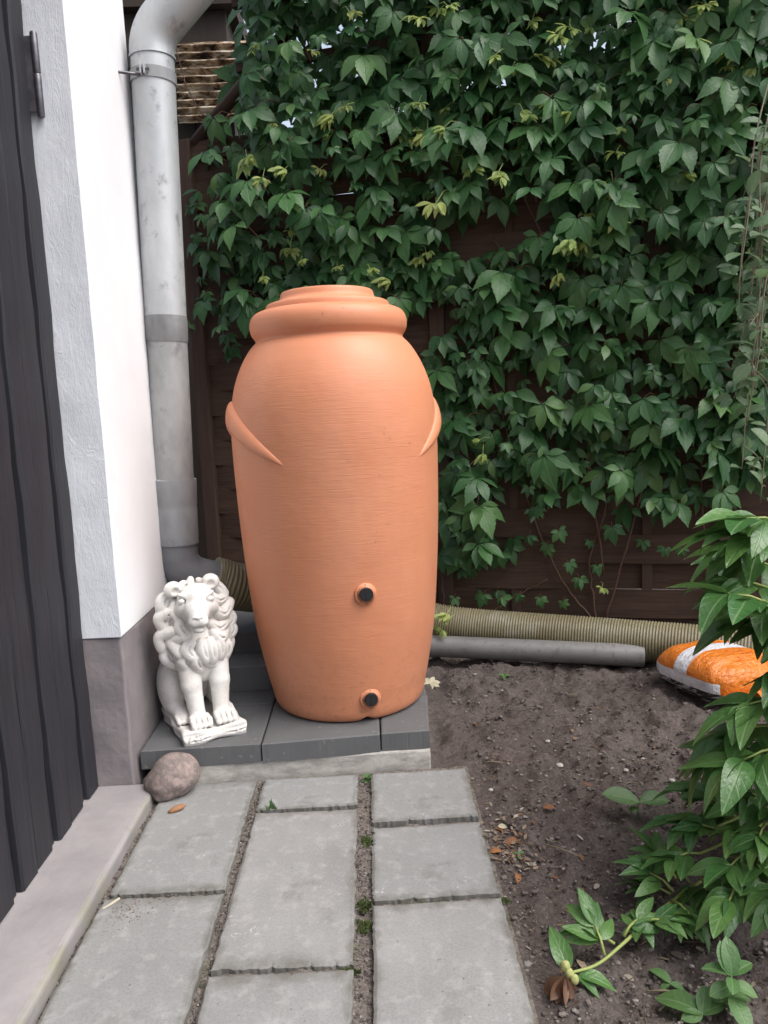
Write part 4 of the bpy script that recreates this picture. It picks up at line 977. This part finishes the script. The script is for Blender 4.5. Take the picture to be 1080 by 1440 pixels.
# low arching stems spreading over the soil
for px, py, Yd, d in [(1000, 1165, 1.62, (-1, -.1, .25)), (985, 1200, 1.56, (-1, -.3, .1)), (1015, 1130, 1.68, (-.9, .3, .35)), (1050, 1200, 1.5, (-.8, -.6, 0)), (1075, 1160, 1.52, (-.6, -.8, 0)), (1040, 1240, 1.46, (-.7, -.8, -.05)), (1080, 1120, 1.62, (-.8, -.4, .1)), (1085, 1240, 1.42, (-.4, -1, 0)), (1120, 1200, 1.4, (-.3, -1, .1)), (1060, 1155, 1.7, (-.8, .1, .1))]:
    T = gy(px, py, Yd); T.z = max(T.z, .05); b = PB+Vector((rg.uniform(-.06, .06), rg.uniform(-.06, .06), -.01))
    C = peony_stem(peony, PINV, [b, b.lerp(T, .5)+Vector((0, 0, .07)), T], .0055)
    peony_frond(peony, PINV, C[-1], d, rg.uniform(.062, .078), 8, .15, 1.3); peony_frond(peony, PINV, C[-4], Vector(d)+Vector((.4, .4, .2)), .07, 7, .2, 1.3)
# the stem that has toppled over, with its spent flower head
S = [gz(1075, 1215, .06), gz(1000, 1232, .045), gz(935, 1275, .04), gz(875, 1328, .035), gz(840, 1356, .028), gz(803, 1368, .03)]
fl = tag(empty('fallen_peony_stem', tuple(gz(870, 1335))), 'toppled peony stem with a withered brown flower head on the soil', 'plant stem')
FINV = Matrix.Translation(-fl.location)
C = peony_stem(fl, FINV, [PB+Vector((-.06, -.04, .02))]+S, .0048)
for (x, y, z, d, sz) in [(905, 1190, .10, (-.35, .7, .7), .085), (935, 1225, .09, (-.5, .2, .6), .085), (850, 1310, .05, (-.9, .45, .35), .075), (845, 1330, .05, (-.1, .6, .8), .075), (900, 1290, .06, (.6, -.2, .35), .07), (945, 1255, .07, (.3, -.9, .1), .08), (990, 1215, .09, (-.2, -1, .2), .085), (865, 1300, .05, (.7, .5, .5), .065), (920, 1240, .05, (-.8, .3, .25), .07), (955, 1230, .05, (-.3, .9, .4), .07), (890, 1270, .04, (-.5, -.7, .15), .06), (930, 1270, .04, (.2, -.9, .15), .065), (980, 1240, .04, (-.6, -.7, .1), .07)]:
    P = gz(x, y, z); near_i = min(range(len(C)), key=lambda i: (C[i]-P).length); peony_frond(fl, FINV, C[near_i].lerp(P, .25), (d[0], d[1], d[2]*.65), sz*.72, 7, .12, 1.3)
for (x, y, z, d, sz) in [(800, 1365, .03, (-.25, .55, .75), .085), (815, 1372, .02, (1, -.3, .12), .07), (812, 1372, .02, (.7, -.8, .05), .05)]:
    put_leaf(fl, FINV, pe, gz(x, y, z), d, (0, -.4, 1), sz)
hp_ = C[-1]
for dx, dy, dz, r_ in ((-.010, .004, .012, .0095), (.004, -.010, -.006, .009), (-.004, -.004, .002, .009)):
    o = rock('sepal', (r_, r_*.85, r_*1.2), dx*100, M['bud'], 3, .15); o.parent = fl; o.matrix_parent_inverse = FINV; o.location = hp_+Vector((dx, dy, dz))
mb = MB(); random.seed(4)
for k_ in range(34):
    a = rg.uniform(-1, 1); d = Vector((-.35+.5*a, -.25+rg.uniform(-.5, .3), -.75+rg.uniform(-.2, .3))); leaflet(mb, hp_+Vector((-.012, -.006, -.002)), d, (rg.uniform(-1, 1), -1, .3), rg.uniform(.035, .058), PLAIN, rg.uniform(.8, 1.9), .5, rg.uniform(-.3, .5))
mb.v = [(x, y, max(z, soil_z(x, y)+.002)) for x, y, z in mb.v]
o = mb.build('withered_petals', M['petal_brown'], fl); o.matrix_parent_inverse = FINV; o['kind'] = 'stuff'

# ------------------------------------------------------------------ hanging shrub at the right
shrub = tag(empty('hanging_shrub', (1.52, 2.35, 0)), 'pale leaved shrub with dry hanging stems at the end of the fence', 'shrub')
SINV = Matrix.Translation(-shrub.location)
ov = blade_mesh(OVAL, 5, M['shrub_leaf'], seed=9, wave=.0)
mb = MB(); trunk = smooth_curve([(1.52, 2.35, -.03), (1.50, 2.38, .6), (1.55, 2.33, 1.3), (1.46, 2.36, 2.1), (1.40, 2.34, 2.5)], 8); mb.tube(trunk, [.022-.012*i/len(trunk) for i in range(len(trunk))], 8)
o = mb.build('trunk', M['dry_stem'], shrub); o.matrix_parent_inverse = SINV
nleaf = 0
for k_ in range(26):
    x = rg.uniform(1046, 1100); y0 = rg.uniform(150, 420); y1 = y0+rg.uniform(120, 330); Yd = rg.uniform(2.15, 2.45)
    if k_ < 6: x, y0, y1 = [(1050, 430, 660), (1062, 380, 600), (1046, 470, 560), (1070, 300, 470), (1044, 380, 545), (1074, 180, 330)][k_]
    a, b = gy(x+18, y0, Yd), gy(x+rg.uniform(-16, 10), y1, Yd-.04); tp = trunk[-1-rg.randrange(10)]
    C = smooth_curve([tp, tp.lerp(a, .6)+Vector((0, 0, .10)), a, a.lerp(b, .5)+Vector((rg.uniform(-.02, .02), 0, 0)), b], 7)
    mb = MB(); mb.tube(C, [.0032-.0018*i/len(C) for i in range(len(C))], 5)
    for q_ in range(4):
        i = rg.randrange(9, len(C)-1); d = Vector((rg.uniform(-1, 1), rg.uniform(-1, .4), rg.uniform(-1, .2))); mb.tube([C[i], C[i]+d*.025, C[i]+d*.05+Vector((0, 0, -.01))], [.0016, .0013, .001], 4)
    o = mb.build('stem', M['dry_stem'], shrub); o.matrix_parent_inverse = SINV
    for q_ in range(rg.randint(10, 12)):
        i = rg.randrange(13, len(C)); d = Vector((rg.uniform(-1, 1), rg.uniform(-1, .5), rg.uniform(-.7, .7)))
        if nleaf < 298: put_leaf(shrub, SINV, ov, C[i]+d*.012, d, (rg.uniform(-.5, .5), -.6, .8), rg.uniform(.036, .066)); nleaf += 1

# ------------------------------------------------------------------ small weeds
wl = blade_mesh(OVAL, 4, M['weed_leaf'], seed=13, wave=.0)
def weed(name, label, px, py, leaves, stem_h, cat='weed', group=None):
    P = gz(px, py); P.z = soil_z(P.x, P.y)-.004
    o = tag(empty(name, tuple(P)), label, cat, group); inv = Matrix.Translation(-P)
    top = P+Vector((.004, 0, stem_h)); mb = MB(); mb.tube([P, P.lerp(top, .5)+Vector((-.003, 0, 0)), top], [.0022, .002, .0015], 6); s_ = mb.build('stem', M['weed_leaf'], o); s_.matrix_parent_inverse = inv
    for (f_, az, el, L) in leaves:
        d = Vector((math.cos(R(az))*math.cos(R(el)), math.sin(R(az))*math.cos(R(el)), math.sin(R(el)))); put_leaf(o, inv, wl, P.lerp(top, f_), d, (0, -.25, 1), L)
    return o
weed('seedling', 'upright pale green weed with oval leaves in the soil, foot of the toppled stem', 1025, 1425, [(1, 20, 20, .05), (1, 160, 25, .05), (.95, 250, 10, .045), (.95, 80, 45, .05), (.8, 330, 5, .045), (.75, 200, 5, .045), (.5, 280, -5, .06), (.45, 20, 0, .05), (.4, 140, 5, .05), (1, 110, 70, .055), (1, 70, 75, .06)], .085)
weed('seedling', 'low seedling of three round leaves on the bare soil', 940, 1372, [(1, 130, 30, .045), (1, 200, 0, .026), (1, 340, 0, .028)], .012)
weed('seedling', 'broad flat pale leaf lying low beside the upright weed', 985, 1430, [(1, 140, 18, .085), (1, 60, 50, .05), (1, 10, 25, .05), (1, 190, 10, .04)], .02)
weed('seedling', 'single broad pale green leaf standing over the soil behind the peony leaves', 897, 1152, [(1, 175, 22, .10), (1, 0, 15, .085), (.6, 200, 20, .03)], .05)
weed('seedling', 'tiny weed sprout at the end of the hose', 708, 952, [(1, 20, 20, .03), (1, 150, 30, .028), (1, 260, 10, .025)], .015)
weed('seedling', 'tiny green sprout among orange leaf litter', 727, 1200, [(1, 20, 40, .018), (1, 140, 30, .018), (1, 260, 30, .016)], .006)
weed('seedling', 'yellowish weed in the joint below the footing', 515, 1092, [(1, a, 30+(a % 40), .016) for a in range(0, 360, 36)]+[(.5, a, 15, .018) for a in range(18, 360, 60)], .014)
mb = MB(); gp = gz(383, 1137)
for k_ in range(9):
    d = Vector((rg.uniform(-.5, .5), rg.uniform(-.4, .4), 1)); leaflet(mb, gp+Vector((rg.uniform(-.014, .014), rg.uniform(-.004, .004), -.012)), d, (0, -1, .2), rg.uniform(.022, .045), PLAIN, .45, .3, rg.uniform(-.2, .3))
tag(mb.build('grass_tuft', M['weed_leaf']), 'tiny grass tuft in the paving joint below the footing', 'grass')
# moss pads in the joints
mb = MB()
for cx, cy, sx, sy in ((605, 1270, .05, .010), (590, 1272, .03, .009), (513, 1300, .013, .02), (512, 1270, .012, .025), (490, 1363, .02, .006), (515, 1180, .010, .02), (700, 1264, .02, .006)):
    c0 = gz(cx, cy)
    for k_ in range(240):
        x, y = c0.x+rg.gauss(0, sx*.5), c0.y+rg.gauss(0, sy*.4); d = Vector((rg.uniform(-1, 1), rg.uniform(-1, 1), 1.4)); leaflet(mb, (x, y, -.010), d, (0, -1, .3), rg.uniform(.006, .013), [(0, .1), (.5, .25), (1, 0)], 1, .2, 0)
tag(mb.build('moss', M['moss']), 'dark green moss in the paving joints', 'moss', kind='stuff')

# ------------------------------------------------------------------ soil crumbs, litter, fallen leaves
def clods(name, n_, region, smin, smax, mat, label, cat, z_off=0.):
    V, Fc = [], []; bm = bmesh.new(); bmesh.ops.create_icosphere(bm, subdivisions=1, radius=1); bv_ = np.array([v.co[:] for v in bm.verts]); bf = [[v.index for v in f.verts] for f in bm.faces]; bm.free()
    for k_ in range(n_):
        x, y = region(); s_ = smin+(smax-smin)*rg.random()**3; p = bv_*np.array([s_*rg.uniform(.7, 1.4), s_*rg.uniform(.7, 1.4), s_*rg.uniform(.5, .9)])*(1+RNG.uniform(-.3, .3, (len(bv_), 1)))
        b = len(V); V += (p+np.array([x, y, soil_z(x, y)+s_*.3+z_off])).tolist(); Fc += [[b+i for i in f] for f in bf]
    me_ = bpy.data.meshes.new(name); me_.from_pydata(V, [], Fc); tag(obj(name, me_, mat), label, cat, kind='stuff')
def soil_area():
    while True:
        y = .95+2.6*rg.random()**1.3; x = rg.uniform(.27, .3+.65*y)
        if x > .262 or y > 2.3: return x, y
clods('soil_crumbs', 19000, soil_area, .0013, .0065, M['clod'], 'loose crumbs of dark soil', 'soil')
def joints():
    c_ = rg.random()
    if c_ < .40: return rg.uniform(-.079, -.039), rg.uniform(1.0, 2.27)
    if c_ < .62: return rg.uniform(-.392, -.372), rg.uniform(1.0, 2.27)
    if c_ < .85: return rg.uniform(-.69, -.668), rg.uniform(1.0, 2.27)
    if c_ < .92: return rg.uniform(-.04, .26), rg.choice([1.628, 1.963])+rg.uniform(-.008, .008)
    return rg.uniform(-.68, -.4), 1.706+rg.gauss(0, .008)
clods('joint_grit', 5200, joints, .001, .0042, M['clod'], 'sandy grit lying in the paving joints', 'grit')
mb = MB()
for k_ in range(1300):
    x, y = soil_area(); a = rg.uniform(0, 6.28); L = rg.uniform(.006, .026)*(2.0 if rg.random() < .1 else 1); z = soil_z(x, y)+.003; d = Vector((math.cos(a), math.sin(a), rg.uniform(-.1, .25)))
    if rg.random() < .6: mb.tube([(x, y, z), Vector((x, y, z))+d*L], [rg.uniform(.0005, .0012)]*2, 3)
    else: leaflet(mb, (x, y, z), d, (rg.uniform(-.5, .5), rg.uniform(-.5, .5), 1), L*.9, OVAL, rg.uniform(.4, 1.), .3, rg.uniform(-.3, .3))
for k_ in range(260):
    c0 = rg.choice([gz(690, 1180), gz(720, 1195), gz(700, 1165), gz(735, 1200)]); x, y = c0.x+rg.gauss(0, .04), c0.y+rg.gauss(0, .045)
    if x < .265: continue
    a = rg.uniform(0, 6.28); leaflet(mb, (x, y, soil_z(x, y)+.004), (math.cos(a), math.sin(a), .1), (rg.uniform(-.5, .5), rg.uniform(-.5, .5), 1), rg.uniform(.008, .02), OVAL, rg.uniform(.5, 1.), .3, rg.uniform(-.3, .3))
for k_ in range(150):                                           # blown onto the first slab by the splinter
    c0 = gz(165, 1280); x, y = c0.x+abs(rg.gauss(0, .05))-.01, c0.y+rg.gauss(0, .025)-abs(rg.gauss(0, .02)); a = rg.uniform(0, 6.28)
    mb.tube([(x, y, .003), (x+math.cos(a)*.005, y+math.sin(a)*.005, .0035)], [rg.uniform(.0006, .0016)]*2, 4)
tag(mb.build('leaf_litter', M['litter']), 'fine twigs and leaf scraps scattered over soil', 'litter', kind='stuff')
dl_ = blade_mesh(OVAL, 5, M['dead_leaf'], 'fallen_leaf', 21, wave=.04)
for (x, y, s_, lab) in [(697, 1160, .02, 'curled orange brown leaf beside the pale petal on the soil'), (745, 1140, .02, 'small orange leaf scrap on bare soil, behind the litter patch'), (780, 1145, .024, 'flat orange dead leaf alone on the bare soil'), (728, 1180, .026, 'orange brown leaf in the middle of the litter patch'), (705, 1195, .026, 'brown leaf in the litter patch against the slab edge'), (728, 1225, .024, 'dull red brown leaf below the litter patch'), (785, 1240, .014, 'tiny orange leaf between slab and fallen stem'), (830, 1105, .02, 'brown leaf scrap close to the peony shade')]:
    P = gz(x, y); P.z = soil_z(P.x, P.y)+.006; o = obj('fallen_leaf', rg.choice(dl_)); o.matrix_basis = orient(P, (rg.uniform(-1, 1), rg.uniform(-1, 1), .2), (rg.uniform(-.3, .3), rg.uniform(-.5, 0), 1), s_*1.3); tag(o, lab, 'leaf', 'fallen leaves on the soil')
pl_ = blade_mesh(OVAL, 1, M['pale_leaf'], 'fallen_petal', 3)
P = gz(700, 1160); P.z = soil_z(P.x, P.y)+.010; o = obj('fallen_petal', pl_[0]); o.matrix_basis = orient(P, (1, -.2, .1), (0, -.4, 1), .026); tag(o, 'pale cream petal lying on the litter patch', 'petal')
P = gz(606, 962); P.z = soil_z(P.x, P.y)+.012; mb = MB()
for a in (0, 65, 130, 200, 270, 325): leaflet(mb, (0, 0, 0), (math.cos(R(a)), math.sin(R(a)), .15), (0, -.3, 1), .04, PLAIN, 1.5, .3, .2)
o = mb.build('fallen_leaf', M['pale_leaf']); o.location = P; o.rotation_euler = (R(25), 0, 0); tag(o, 'pale star shaped dead leaf beside the barrel foot', 'leaf', 'fallen leaves on the soil')
for (x, y, L, a, lab) in [(790, 1212, .09, -40, 'straight dry twig on the bare soil'), (695, 1078, .06, -12, 'dark thin twig just behind the paving edge'), (930, 1335, .05, -20, 'short pale twig under the toppled stem'), (935, 1380, .07, -8, 'long pale stalk beside the round seedling'), (940, 1400, .06, 35, 'bent brown twig near the flat leaf')]:
    P = gz(x, y); P.z = soil_z(P.x, P.y)+.006; mb = MB(); d = Vector((math.cos(R(a)), math.sin(R(a)), 0)); mb.tube([-d*L/2, Vector((0, 0, .003)), d*L/2], [.0018, .0022, .0014], 6)
    o = mb.build('twig', M['dry_stem']); o.location = P; tag(o, lab, 'twig', 'twigs on the soil')
for k_, (x, y, s_) in enumerate([(787, 1070, .012), (905, 1058, .010), (770, 1035, .008), (945, 1100, .009), (880, 1078, .008), (690, 1108, .007), (735, 1132, .009)]):
    P = gz(x, y); o = rock('pebble', (s_, s_*.8, s_*.6), k_*2.3, M['kerb'], 3, .2); o.location = (P.x, P.y, soil_z(P.x, P.y)+s_*.3); tag(o, 'small pale pebble on the dark soil', 'pebble', 'pebbles on the soil')
